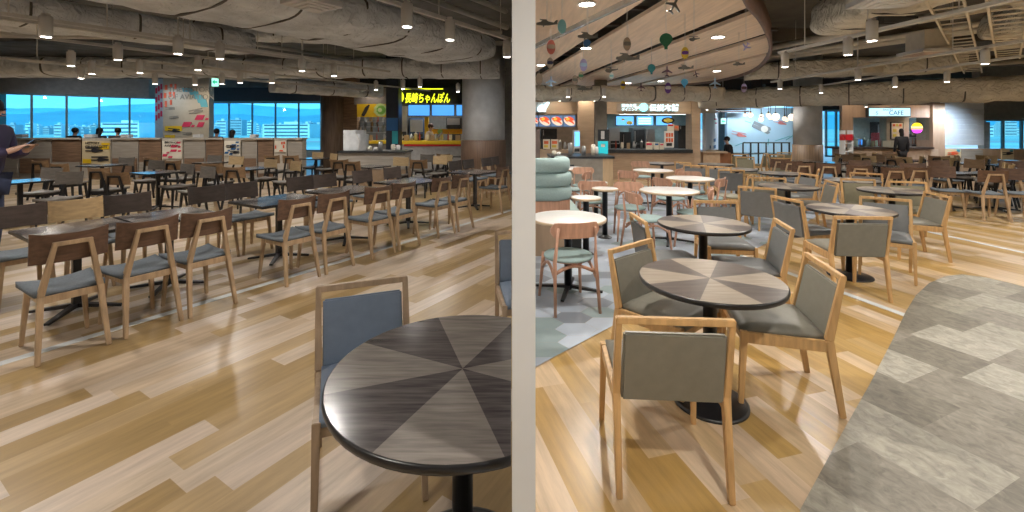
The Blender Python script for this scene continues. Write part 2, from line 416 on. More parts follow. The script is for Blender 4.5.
# ---- window wall of the left hall
def window_band(idx, a, b, z0, z1, n, label):
    a, b = Vector(a), Vector(b)
    d = (b - a).normalized(); ang = math.atan2(d.y, d.x); L = (b - a).length
    g = MB().box(((a + b) / 2 + Vector((0, 0, (z0 + z1) / 2))), (L, .012, z1 - z0), ang)
    w = st(g, 'window_%d' % idx, M_GLASS, label, 'window')
    fr = mat('window_frame_blue', (.32, .50, .56), .4) if idx == 1 else bpy.data.materials['window_frame_blue']
    for i in range(n + 1):
        MB().box(a.lerp(b, i / n) + Vector((0, 0, (z0 + z1) / 2)), (.07, .08, z1 - z0), ang).build('mullion', fr, w)
    MB().box((a + b) / 2 + Vector((0, 0, z0)), (L, .13, .08), ang).build('bottom_rail', fr, w)
    MB().box((a + b) / 2 + Vector((0, 0, z1)), (L, .13, .08), ang).build('top_rail', fr, w)
    return w
wa = at(-6, 100, 16.6); wb = at(158, 100, 19.8); wa.z = wb.z = 0
window_band(1, wa, wb, .35, 2.86, 5, 'tall window band behind the seated people, nearest the standing person')
wc = at(206, 100, 24); wd = at(322, 100, 24); wc.z = wd.z = 0
window_band(2, wc, wd, .35, 2.9, 5, 'window band beyond the printed pillar')
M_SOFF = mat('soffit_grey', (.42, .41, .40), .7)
dd = (wb - wa)
st(MB().add([*(p + Vector((0, q, z)) for z in (2.88, 3.95) for p, q in ((wa, -.5), (wb, -.5), (wb, .4), (wa, .4)))], [(0, 1, 2, 3), (4, 7, 6, 5), (0, 4, 5, 1), (1, 5, 6, 2), (2, 6, 7, 3), (3, 7, 4, 0)]), 'trim_30', M_SOFF, 'grey soffit above the nearer window band', 'soffit')
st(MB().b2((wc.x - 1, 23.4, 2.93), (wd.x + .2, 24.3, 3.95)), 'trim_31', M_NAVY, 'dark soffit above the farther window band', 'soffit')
st(MB().b2((-24, 16.2, 0), (wa.x, 17.0, 3.9)), 'wall_left', M_WHITE, 'white wall stub where the window band starts', 'wall')
st(MB().add([*(p + Vector((0, q, z)) for z in (0, .33) for p, q in ((wa, -.1), (wb, -.1), (wb, .1), (wa, .1)))], [(0, 1, 2, 3), (4, 7, 6, 5), (0, 4, 5, 1), (1, 5, 6, 2), (2, 6, 7, 3), (3, 7, 4, 0)]), 'wall_front', M_WHITE, 'low white wall under the nearer window band', 'wall')
st(MB().b2((wc.x, 23.9, 0), (wd.x, 24.1, .33)), 'wall_front', M_WHITE, 'low white wall under the farther window band', 'wall')
# printed pillar
pl = at(163, 0, 18.2).x; pr = at(209, 0, 18.2).x
st(MB().b2((pl, 18.2, 0), (pr, 18.5, 3.9)), 'pillar', M_CREAM, 'broad cream pillar printed with aircraft sketches and coloured bars', 'pillar')
PM = {'r': M_PINK, 'c': M_CYANP, 'y': M_YEL, 'k': M_INK, 'b': M_BLUEP, 'g': mat('grey_print', (.25, .23, .2), .6), 'o': mat('orange_print', (.75, .12, .05), .5)}
def para(px0, py0, px1, py1, Y, col, sk=0, nm='print', lab=None, parent=None):
    a = at(px0, py0, Y); b = at(px1, py1, Y); s_ = sk * (abs(b.z - a.z))
    o = MB().vprism([(a.x, a.z), (b.x, a.z), (b.x - s_, b.z), (a.x - s_, b.z)], (0, Y - .006, 0), .01).build(nm, PM[col] if isinstance(col, str) else col, parent)
    return o
pil = bpy.data.objects['pillar']
def plane_poly(s=1.0):
    """side silhouette of a small high-wing aeroplane, 1 wide"""
    return [(x * s, z * s) for x, z in [(-.5, .02), (-.47, .09), (-.40, .10), (-.30, .13), (-.22, .20), (-.34, .22), (-.34, .25), (-.02, .25), (-.02, .21), (.06, .16), (.30, .12), (.40, .24), (.48, .24), (.46, .10), (.49, .06), (.30, .03), (.05, -.02), (-.12, -.03), (-.14, -.10), (-.18, -.10), (-.19, -.03), (-.36, -.03), (-.46, -.02)]]
def biplane_print(parent, c, w, m, rz=0, tilt=0, th=1):
    def R(x, z): return (x * math.cos(tilt) - z * math.sin(tilt), x * math.sin(tilt) + z * math.cos(tilt))
    for zc in (.16, -.02):
        MB().vprism([R(x * w, (z * th + zc) * w) for x, z in [(-.5, -.03), (-.5, .04), (.42, .05), (.5, 0), (.42, -.04)]], c, .012, rz).build('print', m, parent)
    MB().vprism([R(x * w, z * w) for x, z in [(-.1, -.1), (-.16, .05), (-.04, .14), (.1, .12), (.5, .04), (.5, -.03), (.1, -.1)]], c, .014, rz).build('print', m, parent)
Yp = 18.19
for (x, y, w_, h_, c) in [(165, 85, 2.3, 5, 'r'), (170, 84, 2.3, 4, 'r'), (174.5, 84, 2, 5, 'r'), (164, 93, 2.3, 5, 'r'), (169, 92, 2.3, 5, 'r'), (173, 92, 2, 6, 'r'), (165, 101, 2, 6, 'r'), (170, 100, 2, 5, 'r')]:
    para(x, y, x + w_, y + h_, Yp, 'o', 0, parent=pil)
for (x, y, w_, h_) in [(182, 88, 10, 4), (189, 91, 9, 4), (193, 95, 9, 4), (197, 99, 9, 4), (200, 103, 7, 4)]: para(x, y, x + w_, y + h_, Yp, 'c', -.3, parent=pil)
for (x, y, w_, h_) in [(197, 115, 8, 5), (206, 118, 3, 2), (184, 122, 8, 5), (192, 125, 3, 2), (199, 122, 6, 5)]: para(x, y, x + w_, y + h_, Yp, 'r', .5, parent=pil)
for (x, y, w_, h_) in [(165, 126, 17, 5), (165, 135, 10, 5)]: para(x, y, x + w_, y + h_, Yp, 'y', 0, parent=pil)
for (x, y, w_, tl, c) in [(174, 131, 12, -.1, 'k'), (170, 109, 9, 0, 'g'), (174, 118, 9, .1, 'g'), (196, 112, 14, .2, 'g'), (187, 134, 9, 0, 'g')]:
    q = at(x, y, Yp - .01); biplane_print(pil, q, w_ / F * Yp, PM[c], 0, tl)
def text(s, loc, size, m, parent=None, rz=0, ext=.01, name='lettering', align='LEFT', sx=1.0, shear=0, bold=0):
    c = bpy.data.curves.new('font_curve', 'FONT'); c.body = s; c.size = size; c.extrude = ext; c.align_x = align; c.shear = shear; c.offset = bold
    c.materials.append(m)
    o = bpy.data.objects.new('font_tmp', c); COL.objects.link(o)
    o.location = loc; o.rotation_euler = (PI / 2, 0, rz); o.scale = (sx, 1, 1)
    bpy.context.view_layer.update()
    me = bpy.data.meshes.new_from_object(o.evaluated_get(bpy.context.evaluated_depsgraph_get()))
    r_ = bpy.data.objects.new(name, me); COL.objects.link(r_); r_.location = o.location; r_.rotation_euler = o.rotation_euler; r_.scale = o.scale
    bpy.data.objects.remove(o)
    if parent: r_.parent = parent
    return r_
text('THE HISTORY\nOF AVIATION', at(168, 92, Yp - .01), .30, PM['g'], pil, ext=.004)
# side panel of coloured tiles: the pillar's flank, window light painted in as pale blue
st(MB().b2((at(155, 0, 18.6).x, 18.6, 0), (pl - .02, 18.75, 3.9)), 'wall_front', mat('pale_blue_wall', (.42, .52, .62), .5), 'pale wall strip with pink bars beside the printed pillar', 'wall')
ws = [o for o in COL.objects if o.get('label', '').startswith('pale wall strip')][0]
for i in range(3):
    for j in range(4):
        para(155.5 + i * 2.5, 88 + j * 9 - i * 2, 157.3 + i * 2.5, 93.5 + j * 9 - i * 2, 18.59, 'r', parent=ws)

# low partition with panels
YP = 14.1; ztop = at(0, 139.5, YP).z
seg = [(-40, 20, 'w'), (20, 52, 'g'), (52, 82, 'b'), (82, 112, 'P'), (112, 139, 'g'), (139, 162, 'b'), (162, 184, 'Q'), (184, 206, 'g'), (206, 224, 'b'), (224, 242, 'R'), (242, 258, 'g'), (258, 274, 'b'), (274, 288, 'O'), (288, 303, 'g')]
names = {'w': 'ash', 'g': 'ash grey', 'b': 'brown', 'P': 'yellow poster', 'Q': 'pink poster', 'R': 'blue poster', 'O': 'orange poster'}
cnt = {}
M_PTOP = mat('partition_cap', (.46, .42, .36), .5)
def poster(Y, px0, px1, py0, py1, kind, parent):
    o = MB().b2((at(px0, 0, Y).x, Y - .03, at(0, py1, Y).z), (at(px1, 0, Y).x, Y - .01, at(0, py0, Y).z)).build('poster', M_PAPER if kind != 'P' else M_GOLD, parent)
    w = px1 - px0; h = py1 - py0; Yq = Y - .032
    cc = {'P': 'y', 'Q': 'r', 'R': 'b', 'O': 'o'}[kind]
    if kind == 'P':
        bars = [(.68, .08, .3, .1), (.62, .22, .34, .14), (0, .78, .3, .18)]
    elif kind == 'O': bars = [(.55, .08, .12, .22), (.75, .06, .12, .22), (0, .4, .12, .3), (.7, .36, .12, .28), (.4, .8, .3, .12)]
    else: bars = [(.72, .04, .2, .1), (.45, .22, .3, .14), (.42, .48, .3, .13), (.8, .52, .14, .09), (.2, .62, .14, .08), (.02, .74, .22, .14), (.3, .86, .2, .1), (.8, .28, .12, .1)]
    for x, y, a_, b_ in bars: para(px0 + w * x, py0 + h * y, px0 + w * (x + a_), py0 + h * (y + b_), Yq, cc, .4 if kind in 'QR' else 0, parent=o)
    if kind in 'PR':
        for y in (.42, .82): biplane_print(o, at(px0 + w * (.4 if y < .5 else .62), py0 + h * y, Yq - .01), w * .62 / F * Y, M_INK)
    if kind in 'PQ': text('BIRTH OF\nAVIATION' if kind == 'Q' else 'HISTORY\nOF AVIATION', at(px0 + w * .08, py0 + h * .14, Yq - .01), .11 if w > 24 else .10, M_INK, o, ext=.003)
    return o
for x0, x1, k in seg:
    a = at(x0, 0, YP).x; b = at(x1, 0, YP).x - .03
    cnt[k] = cnt.get(k, 0) + 1
    lab = '%s low partition unit below the windows, %s of its colour from the standing person' % (names[k], ORD[cnt[k] - 1]) if k in 'gbw' else 'low partition unit carrying the %s' % names[k]
    e = empty('partition_unit', (0, 0, 0), label=lab, cat='partition', group='low partition units below the windows')
    if k in 'PQRO':
        MB().b2((a, YP, 0), (b, YP + .3, ztop + .04)).build('body', M_PTOP, e)
        poster(YP, x0 + 1, x1 - 1.6, 141, 141 + (x1 - x0) * .80 if k != 'P' else 164, k, e)
    else:
        MB().b2((a, YP, 0), (b, YP + .3, ztop)).build('body', M_WOODG if k != 'b' else M_WOODB, e)
        if k == 'g': MB().b2((a + .03, YP - .03, .15), (b - .03, YP, .62)).build('lower_panel', M_WOODB, e)
        else: MB().b2((a + .03, YP - .03, .15), (b - .03, YP, .5)).build('lower_panel', M_WOODG, e)
        MB().b2((a - .01, YP - .06, ztop), (b + .01, YP + .36, ztop + .05)).build('cap', M_PTOP, e)
# small paper stands lying along the counter behind the partition: cushions of the sofa backs
for i, (px, w_) in enumerate([(22, 10), (92, 9), (128, 8), (199, 7), (255, 6)]):
    q = at(px, 137, YP + .2)
    MB().box((q.x, YP + .16, ztop + .11), (w_ / F * YP, .18, .10)).build('napkin_box', M_FIX, label='small grey box on top of the low partition, %s from the standing person' % ORD[i], cat='box', group='grey boxes along the partition top')

# ---- exterior seen through the windows
st(MB().b2((-3000, 26, -9), (3000, 5200, -8.6)), 'ground', mat('airfield', (.34, .42, .36), .9, noise_amt=.25, scale=.02, stretch=(.2, 1, 1)), 'grassy airfield outside the windows', 'ground')
st(MB().b2((-900, 150, -8.6), (900, 230, -8.5)), 'road', mat('runway', (.46, .48, .48), .9), 'pale concrete taxiway outside the windows', 'road')
st(MB().b2((-1200, 300, -8.6), (1200, 330, -8.5)), 'road', mat('runway_red', (.42, .30, .28), .9), 'reddish runway strip beyond the pale taxiway', 'road')
def ridge(Y, x0, x1, base, amp, m, seed, label):
    n = 90; vs = []; fs = []
    for i in range(n + 1):
        x = x0 + (x1 - x0) * i / n
        h = base + amp * (noise.noise(Vector((i * .09 + seed, 0, 0))) + .35 * noise.noise(Vector((i * .33 + seed, 2, 0))))
        vs += [(x, Y - 700, -9), (x, Y, h), (x, Y + 900, -9)]
    for i in range(n):
        a = i * 3; fs += [(a, a + 3, a + 4, a + 1), (a + 1, a + 4, a + 5, a + 2)]
    MB().add(vs, fs, smooth=True).build('mountain', m, label=label, cat='mountain', kind='structure')
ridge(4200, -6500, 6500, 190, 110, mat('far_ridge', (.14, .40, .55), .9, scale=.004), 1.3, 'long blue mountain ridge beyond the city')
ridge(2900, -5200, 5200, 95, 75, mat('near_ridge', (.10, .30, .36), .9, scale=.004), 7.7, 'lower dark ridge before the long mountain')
rb = random.Random(5); bi = 0
bm_ = [mat('facade_%d' % i, c, .8, noise_amt=.1, scale=.05) for i, c in enumerate([(.70, .68, .64), (.55, .50, .46), (.62, .60, .60), (.78, .77, .75), (.42, .44, .46)])]
M_WINB = mat('far_windows', (.10, .13, .16), .3)
def tower(px, Y, w, h, m, label):
    x = (px - 512) / F * Y; d = w * .7
    e = empty('building', (x, Y, -8.6), label=label, cat='building', group='city buildings beyond the airfield')
    MB().b2((-w / 2, 0, 0), (w / 2, d, h)).build('body', m, e)
    mb = MB(); nf = max(2, int(h / 3))
    for k in range(nf):
        z = (k + .45) * h / nf; mb.b2((-w * .46, -.15, z), (w * .46, .05, z + h / nf * .38))
    mb.build('window_bands', M_WINB, e)
    MB().b2((-w * .15, d * .3, h), (w * .15, d * .6, h + 2.2)).build('roof_house', m, e)
for i in range(64):
    px = 8 + i * 2.42 if i < 40 else (206 + (i - 40) * 4.9)
    if 155 < px < 205: continue
    Y = 470 + ((i * 7) % 20) * 32; w = rb.uniform(7, 15); h = rb.uniform(6, 15) * (1.3 if i >= 40 else 1)
    tower(px + rb.uniform(-2, 2), Y, w, h, rb.choice(bm_), 'pale city building beyond the airfield')
for i in range(7):
    tower(986 + i * 5, 480 + ((i * 3) % 7) * 34, rb.uniform(9, 22), rb.uniform(7, 18), rb.choice(bm_), 'pale city building beyond the airfield')
tower(120, 400, 34, 14, bm_[3], 'broad white terminal building beyond the runway')
tower(286, 420, 44, 13, bm_[0], 'broad beige hangar building beyond the runway')
# ------------------------------------------------------------------ stalls of the left hall
def rect(px0, py0, px1, py1, Y, d, name, m, parent=None, **k):
    a = at(px0, py1, Y); b = at(px1, py0, Y)
    return MB().b2((a.x, Y, a.z), (b.x, Y + d, b.z)).build(name, m, parent, **k)
def rstruct(px0, py0, px1, Y, d, name, m, label, cat, z0=0, py1=None):
    a = at(px0, 0, Y); b = at(px1, py0, Y); z = at(0, py1, Y).z if py1 is not None else z0
    return MB().b2((a.x, Y, z), (b.x, Y + d, b.z)).build(name, m, kind='structure', label=label, cat=cat)
# wood wall and round blue-lit column
a = at(333, 0, 16)
MB().lathe([(.42, 0), (.42, 3.9)], (a.x, a.y, 0), 32).build('column', mat('brown_column', (.15, .11, .09), .35, stretch=(12, 12, 1), scale=2, noise_amt=.3), kind='structure', label='round brown column catching the window light', cat='column')
rstruct(340, -40, 357, 15.9, .3, 'wall_front', M_WOODB, 'striped dark wood wall between round column and noodle stall', 'wall')
rstruct(321, -30, 326, 20, .3, 'wall_front', M_NAVY, 'narrow dark wall by the end of the window band', 'wall')
# noodle stall
Y = 15.0
rstruct(354, 88, 386, Y, .3, 'wall_front', mat('grey_fascia', (.22, .20, .19), .6), 'grey fascia above the yellow banner', 'wall', py1=104.5)
rstruct(354, 88, 512, Y + 2.6, .2, 'wall_front', mat('kitchen_wall', (.20, .21, .22), .5), 'dim kitchen wall behind the noodle stall', 'wall')
rstruct(352, -60, 512, Y + 2.8, .1, 'wall_front', M_DARK, 'dark wall above the noodle stall', 'wall', py1=88)
b = rect(357, 104, 386, 117, Y - .02, .05, 'hanging_banner', M_YEL, label='yellow banner with a dark green leaf and a cabbage', cat='sign')
MB().vprism([(-.14, -.16), (-.05, -.2), (.04, -.06), (.14, .17), (.1, .2), (-.02, .1)], at(365.5, 110.5, Y - .03), .012).build('print', M_INK, b)
for dx, r_, c in ((0, .22, (.55, .70, .30)), (.02, .15, (.20, .50, .08)), (-.02, .07, (.62, .75, .42))):
    MB().vprism([(r_ * math.cos(i * PI / 10) * (1 + .08 * math.sin(i * 3)), r_ * math.sin(i * PI / 10)) for i in range(20)], at(380.5, 110, Y - .032 - (.22 - r_) * .05) + Vector((dx, 0, 0)), .012).build('print', mat('leaf_green', c, .5), b)
f = rect(399, 87.5, 462, 104, Y, .3, 'stall_fascia', M_DARK, label='black stall fascia with glowing yellow Japanese lettering', cat='sign')
M_NEON = emis('neon_yellow', (.80, .92, .02), 1.5)
text('長崎ちゃんぽん', at(404.5, 102, Y - .02), .36, M_NEON, f, sx=.60, shear=.18, bold=.004)
MB().vprism([(.14 * math.cos(i * PI / 12), .2 * math.sin(i * PI / 12)) for i in range(24)], at(399.5, 97, Y - .03), .03).build('logo', M_NEON, f)
rect(399, 88.5, 443, 89.3, Y - .03, .02, 'neon_line', M_NEON, f)
for i, (x0, x1) in enumerate([(408, 430), (431.5, 454.5), (456, 470)]):
    s_ = rect(x0, 104.5, x1, 116, Y - .05, .07, 'hanging_menu_screen', M_DARK, label='blank blue menu screen over the noodle counter, %s from the dark post' % ORD[i], cat='screen', group='blue menu screens of the noodle stall')
    rect(x0 + .5, 105, x1 - .5, 115.5, Y - .06, .01, 'display', M_SCREEN, s_)
c = rect(395, 144, 470, 175.3, Y - .1, .7, 'serving_counter', mat('counter_grey', (.40, .40, .40), .5), label='serving counter with yellow top edge and red stripe', cat='counter')
rect(395, 141, 470, 144.2, Y - .16, .8, 'yellow_top', M_YEL, c); rect(404, 144.2, 470, 146.2, Y - .14, .05, 'red_stripe', M_RED, c)
c = rect(357, 143.5, 392, 175.3, Y - .1, .7, 'serving_counter', mat('counter_dk', (.16, .15, .14), .5), label='short dark serving counter under the yellow banner', cat='counter')
rect(357, 141, 392, 143.6, Y - .16, .8, 'yellow_top', M_YEL, c)
for i, z in enumerate((121.5, 126.5, 132)):
    rect(357, z, 386, z + .7, Y + 1.1, .4, 'shelf_board', M_STEEL, label='steel shelf board behind the yellow banner, %s from the top' % ORD[i], cat='shelf')
rg = random.Random(21)
kinds = ['bowl_stack', 'steel_pot', 'carton', 'bottle', 'kettle']
KM = [M_PAPER, M_STEEL, mat('carton_brown', (.35, .25, .15), .7), mat('bottle_red', (.4, .06, .03), .3), M_STEEL]
def goods(px, py, Y, i, group, place_, s=1.0, z=None):
    k = i % 5; p = at(px, py, Y); e = None
    if z is not None: p.z = z + .002
    sz = rg.uniform(.042, .062) * s
    if k == 0: mb = MB().lathe([(sz * .5, 0), (sz, .05), (sz, .08), (sz * .98, .1), (sz, .13), (sz * .96, .16), (sz, .2)], k=14)
    elif k == 1: mb = MB().lathe([(sz, 0), (sz, .2), (sz * 1.08, .21), (sz * 1.08, .23), (sz * .3, .26), (sz * .2, .3)], k=14)
    elif k == 2: mb = MB().b2((-sz, -sz, 0), (sz, sz, .18)).b2((-sz * 1.02, -.02, .05), (sz * 1.02, .02, .185))
    elif k == 3: mb = MB().lathe([(sz * .45, 0), (sz * .45, .17), (sz * .18, .22), (sz * .18, .28)], k=12)
    else: mb = MB().lathe([(sz * .9, 0), (sz, .08), (sz * .6, .2), (sz * .1, .24)], k=14).bar((sz * .8, 0, .08), (sz * 1.7, 0, .2), .03, .03, .015, .015)
    o = mb.build(kinds[k], KM[k]); o.location = p
    tag(o, '%s %s' % (['stack of white bowls', 'lidded steel pot', 'brown carton', 'small red bottle', 'steel kettle'][k], place_), kinds[k].split('_')[-1], group)
gi = 0
for j, py in enumerate((121.4, 126.4, 131.9, 141)):
    for i in range(5):
        goods(359.5 + i * 6 + rg.uniform(-1, 1), py, Y + 1.3 if j < 3 else Y + .2, gi, 'kitchen goods behind the yellow banner', 'on the shelves under the yellow banner', z=at(0, (121.5, 126.5, 132)[j], Y + 1.1).z if j < 3 else at(0, 141, Y - .16).z, s=.8); gi += 1
for i in range(13):
    goods(400 + i * 5.2 + rg.uniform(-1.5, 1.5), 141, Y + .25, gi + 2 * i, 'kitchen goods on the noodle counter', 'on the yellow-edged noodle counter', 1.2, z=at(0, 141, Y - .16).z)
def zt(py, Y): return at(0, py, Y).z
def machine(px0, py0, px1, py1, Y, d, m, label, name='kitchen_machine', cat='machine', door=M_STEEL, vent=True):
    a = at(px0, py1, Y); b = at(px1, py0, Y); w = b.x - a.x; h = b.z - a.z
    e = empty(name, (a.x, Y, a.z), label=label, cat=cat)
    MB().b2((0, 0, 0), (w, d, h)).build('body', m, e, bevel=.01)
    MB().b2((w * .08, -.02, h * .3), (w * .92, 0, h * .92)).build('door', door, e)
    MB().b2((w * .12, -.06, h * .34), (w * .17, -.02, h * .86)).build('handle', M_STEEL, e)
    if a.z > .06: MB().b2((w * .06, .05, -a.z), (w * .94, d - .04, 0)).build('stand', M_DARK, e)
    MB().b2((w * .08, -.015, h * .06), (w * .92, 0, h * .2)).build('control_panel', M_DARK, e)
    return e
machine(399, 106, 407, 138, Y + 1.6, .6, M_STEEL, 'tall steel fridge behind the black fascia')
machine(409, 118, 424, 138, Y + 1.7, .6, mat('blue_unit', (.06, .12, .25), .5), 'blue kitchen unit behind the menu screens')
machine(446, 117.5, 461, 128, Y + 1.7, .6, M_DARK, 'dark oven behind the second menu screen')
MB().b2((at(424.5, 0, Y + 1.2).x, Y + 1.2, 0), (at(428.5, 0, Y + 1.2).x, Y + 1.3, at(0, 117, Y + 1.2).z)).build('post_panel', M_YEL, label='narrow yellow post panel with red dot in the noodle kitchen', cat='panel')
q = rect(430, 129, 463, 134, Y + 1.0, .1, 'yellow_shelf', mat('orange_yellow', (.8, .42, .02), .4), label='orange yellow kitchen board with a green cabbage print', cat='panel')
MB().vprism([(.09 * math.cos(i * PI / 8), .09 * math.sin(i * PI / 8)) for i in range(16)], at(440, 131.5, Y + .99), .012).build('print', mat('cabbage', (.35, .6, .15), .5), q)
st(MB().b2((at(386, 0, 12.6).x, 12.6, 0), (at(398.5, 0, 12.6).x, 13.0, 3.9)), 'pillar', M_NAVY, 'slim dark navy post in front of the noodle stall', 'post')
pn_ = [o for o in COL.objects if o.get('label', '').startswith('slim dark navy')][0]
rect(392, 131, 397.8, 144, 12.58, .015, 'notice', M_TEALP, pn_); rect(386.5, 118, 397.8, 130.6, 12.58, .015, 'notice', M_BLUEP, pn_)
# concrete pillar with wood base
a = at(483.5, 0, 12.4)
cp = MB().lathe([(.585, 1.24), (.585, 3.9)], (a.x, a.y, 0), 40).build('column', M_CONC, kind='structure', label='round concrete column with a brown wood base', cat='column')
MB().lathe([(.62, 0), (.62, 1.22), (.60, 1.25)], (a.x, a.y, 0), 40).build('wood_base', mat('column_wood', (.17, .105, .07), .45, stretch=(16, 16, 1), scale=2, noise_amt=.25), cp)
rstruct(500, -60, 512, 14.4, .3, 'wall_front', mat('grey_plaster', (.32, .31, .30), .7), 'grey plaster wall beside the concrete column', 'wall')
# condiment counter with white machine
Y = 11.2
c = rect(338, 153, 405, 170, Y, .7, 'service_counter', M_WOODG, label='service counter with black top and a white machine on it', cat='counter')
bpy.data.objects[c.name].location.z = 0
MB().b2((at(338, 0, Y).x, Y, 0), (at(405, 0, Y).x, Y + .7, .55)).build('base', mat('counter_wood', (.32, .23, .15), .5), c)
rect(337, 151.2, 406, 153, Y - .05, .8, 'worktop', M_DARK, c)
e = empty('water_dispenser', (at(352, 0, Y).x, Y + .3, at(0, 151.2, Y - .05).z + .001), label='white boxy machine with a slanted front on the service counter', cat='machine')
MB().prism([(-.26, -.2), (.17, -.2), (.26, -.05), (.26, .2), (-.26, .2)], 0, .42).prism([(-.26, -.2), (.05, -.2), (.2, .0), (.2, .2), (-.26, .2)], .42, .52).build('body', mat('white_enamel', (.62, .64, .66), .4), e, bevel=.01)
MB().bar((.12, -.215, .02), (.16, -.215, .22), .02, .02).bar((.16, -.215, .22), (.06, -.215, .46), .02, .02).build('hose', M_FIX, e)
for i, (px, hh) in enumerate([(366, .1), (372, .07), (377, .22), (390, .14), (395, .12)]):
    o = MB().lathe([(.05, 0), (.06, hh * .5), (.055, hh), (.03, hh + .02)], k=14).build('canister', [M_PAPER, M_FIX, M_STEEL][i % 3], label='small canister on the black worktop, %s from the white machine' % ORD[i], cat='canister', group='canisters on the service counter')
    o.location = (at(px, 0, Y).x, Y + .3, at(0, 151.2, Y - .05).z + .001)

# ------------------------------------------------------------------ right hall stalls
Y = 13.6
M_FASC = mat('fascia_wood', (.46, .34, .24), .5, stretch=(1, 1, 5), scale=2, noise_amt=.1)
rstruct(535, 100, 586, Y, .3, 'wall_front', M_FASC, 'wood fascia above the food picture screens', 'wall', py1=114.5)
rstruct(578, 98, 596, Y - .3, .7, 'wall_front', M_FASC, 'wood pier between the two food stalls', 'wall')
rstruct(535, -80, 830, 19.6, .2, 'wall_front', M_DBR, 'dark upper wall behind the food stalls', 'wall', py1=98)
rstruct(535, 100, 600, Y + 1.8, .2, 'wall_front', mat('rear_shelf_wall', (.30, .24, .18), .6), 'pale wood rear wall of the stall with food pictures', 'wall')
for i, py in enumerate((117.5, 122.5, 128, 133.5, 139)):
    rect(576, py, 588, py + 2.4, Y + 1.5, .3, 'wall_shelf', M_DBR, label='dark slot shelf beside the food screens, %s from the top' % ORD[i], cat='shelf')
M_WS = emis('sign_white', (.62, .92, 1.0), 1.8)
s_ = rect(533, 102, 546, 112, Y - .1, .06, 'stall_sign', M_CONC, label='glowing white script sign cut by the partition wall', cat='sign')
text('ef', at(537, 111, Y - .14), .36, M_WS, s_, shear=.3, bold=.02)
RW = [mat('salmon', (.75, .16, .06), .5), mat('rice', (.75, .70, .62), .5), mat('lemon', (.7, .55, .1), .5)]
for i, (x0, x1) in enumerate([(528, 538.5), (538.8, 550.8), (551, 563), (563.3, 575.5)]):
    x0 = max(x0, 533.5)
    s_ = rect(x0, 115, x1, 127, Y - .06, .05, 'hanging_menu_screen', M_DARK, label='lit picture screen of a seafood dish, %s from the partition wall' % ORD[i], cat='screen', group='food picture screens')
    rect(x0 + .3, 115.4, x1 - .3, 126.6, Y - .07, .01, 'display', emis('food_blue_%d' % i, (.10, .17, .30), .8), s_)
    w = (x1 - x0); cx = (x0 + x1) / 2
    rr = emis('food_red_%d' % i, (.80, .09, .03), .75); wr = emis('food_white_%d' % i, (.85, .62, .48), .75); yr = emis('food_yellow_%d' % i, (.85, .42, .05), .75)
    for m_, dx, dy, rx, rz_, tl in ((wr, 0, .02, .50, .32, -.5), (rr, -.02, .0, .47, .16, -.55), (rr, .12, -.2, .28, .12, -.5), (wr, .1, .18, .3, .06, -.5), (yr, -.14, -.16, .15, .12, .2)):
        k = w / F * Y
        c_ = at(cx + dx * w, 121 + dy * 12, Y - .075 - .003 * (1 + abs(dx)))
        MB().vprism([((rx * math.cos(j * PI / 8) * math.cos(tl) - rz_ * math.sin(j * PI / 8) * math.sin(tl)) * k, (rx * math.cos(j * PI / 8) * math.sin(tl) + rz_ * math.sin(j * PI / 8) * math.cos(tl)) * k) for j in range(16)], c_, .006).build('picture', m_, s_)
machine(541, 128.5, 557, 139, Y + .9, .5, M_DARK, 'black display unit under the food picture screens', door=M_DARK)
for i, (x0, x1) in enumerate([(543, 550), (551, 558.5)]):
    s_ = rect(x0, 139.3, x1, 149, Y - .3, .03, 'menu_card', M_PAPER, label='printed menu card below the black display unit, %s from the booth' % ORD[i], cat='card', group='menu cards on the stall counter')
    rect(x0 + 1, 141, x1 - 1.5, 144, Y - .31, .01, 'print', RW[0], s_); rect(x0 + 1, 145, x1 - 2, 147.5, Y - .31, .01, 'print', RW[2], s_)
s_ = machine(574, 130, 580, 153, Y - .8, .3, M_FIX, 'slim ordering kiosk with a bright blue screen', name='order_kiosk', cat='kiosk', door=emis('kiosk_blue', (.15, .55, .95), 1.2))
c = rect(535, 150, 600, 158, Y - .4, .6, 'serving_counter', M_FASC, label='wood serving counter of the stall with food pictures', cat='counter')
MB().b2((at(535, 0, Y).x, Y - .38, 0), (at(600, 0, Y).x, Y + .2, .7)).build('base', M_FASC, c)
for i in range(6):
    goods(560 + i * 5, 150, Y - .2, i * 3 + 1, 'goods on the wood serving counter', 'on the wood serving counter near the kiosk', z=at(0, 150, Y - .4).z)
# black-topped island counter in front
Y = 11.0
a = at(552, 0, Y); b = at(613, 0, Y)
c = MB().b2((a.x, Y, 0), (b.x - .25, Y + 1.3, .83)).build('island_counter', mat('grey_wood_unit', (.34, .30, .25), .5), label='island counter with a black top beside the sage booth', cat='counter')
MB().b2((b.x - .25, Y, 0), (b.x, Y + 1.3, .83)).build('end_panel', mat('golden_panel', (.62, .44, .26), .5, stretch=(6, 6, 1), scale=2), c)
MB().b2((a.x - .02, Y - .04, .83), (b.x + .03, Y + 1.34, .88)).build('worktop', M_DARK, c)
for i, px in enumerate((558, 568)):
    MB().b2((at(px, 0, Y).x, Y - .03, .52), (at(px + 6, 0, Y).x, Y, .68)).build('bin_flap', M_DARK, c)
for i, (px, hh) in enumerate([(556, .1), (561, .06), (587, .22), (597, .26), (600, .2), (573, .3)]):
    o = MB().lathe([(.05, 0), (.06, hh * .5), (.055, hh), (.03, hh + .02)], k=14).build('canister', [M_PAPER, M_FIX, M_STEEL][i % 3], label='small container on the island counter, %s from the booth' % ORD[i], cat='canister', group='containers on the island counter')
    o.location = (at(px, 0, Y).x, Y + .5, .88)
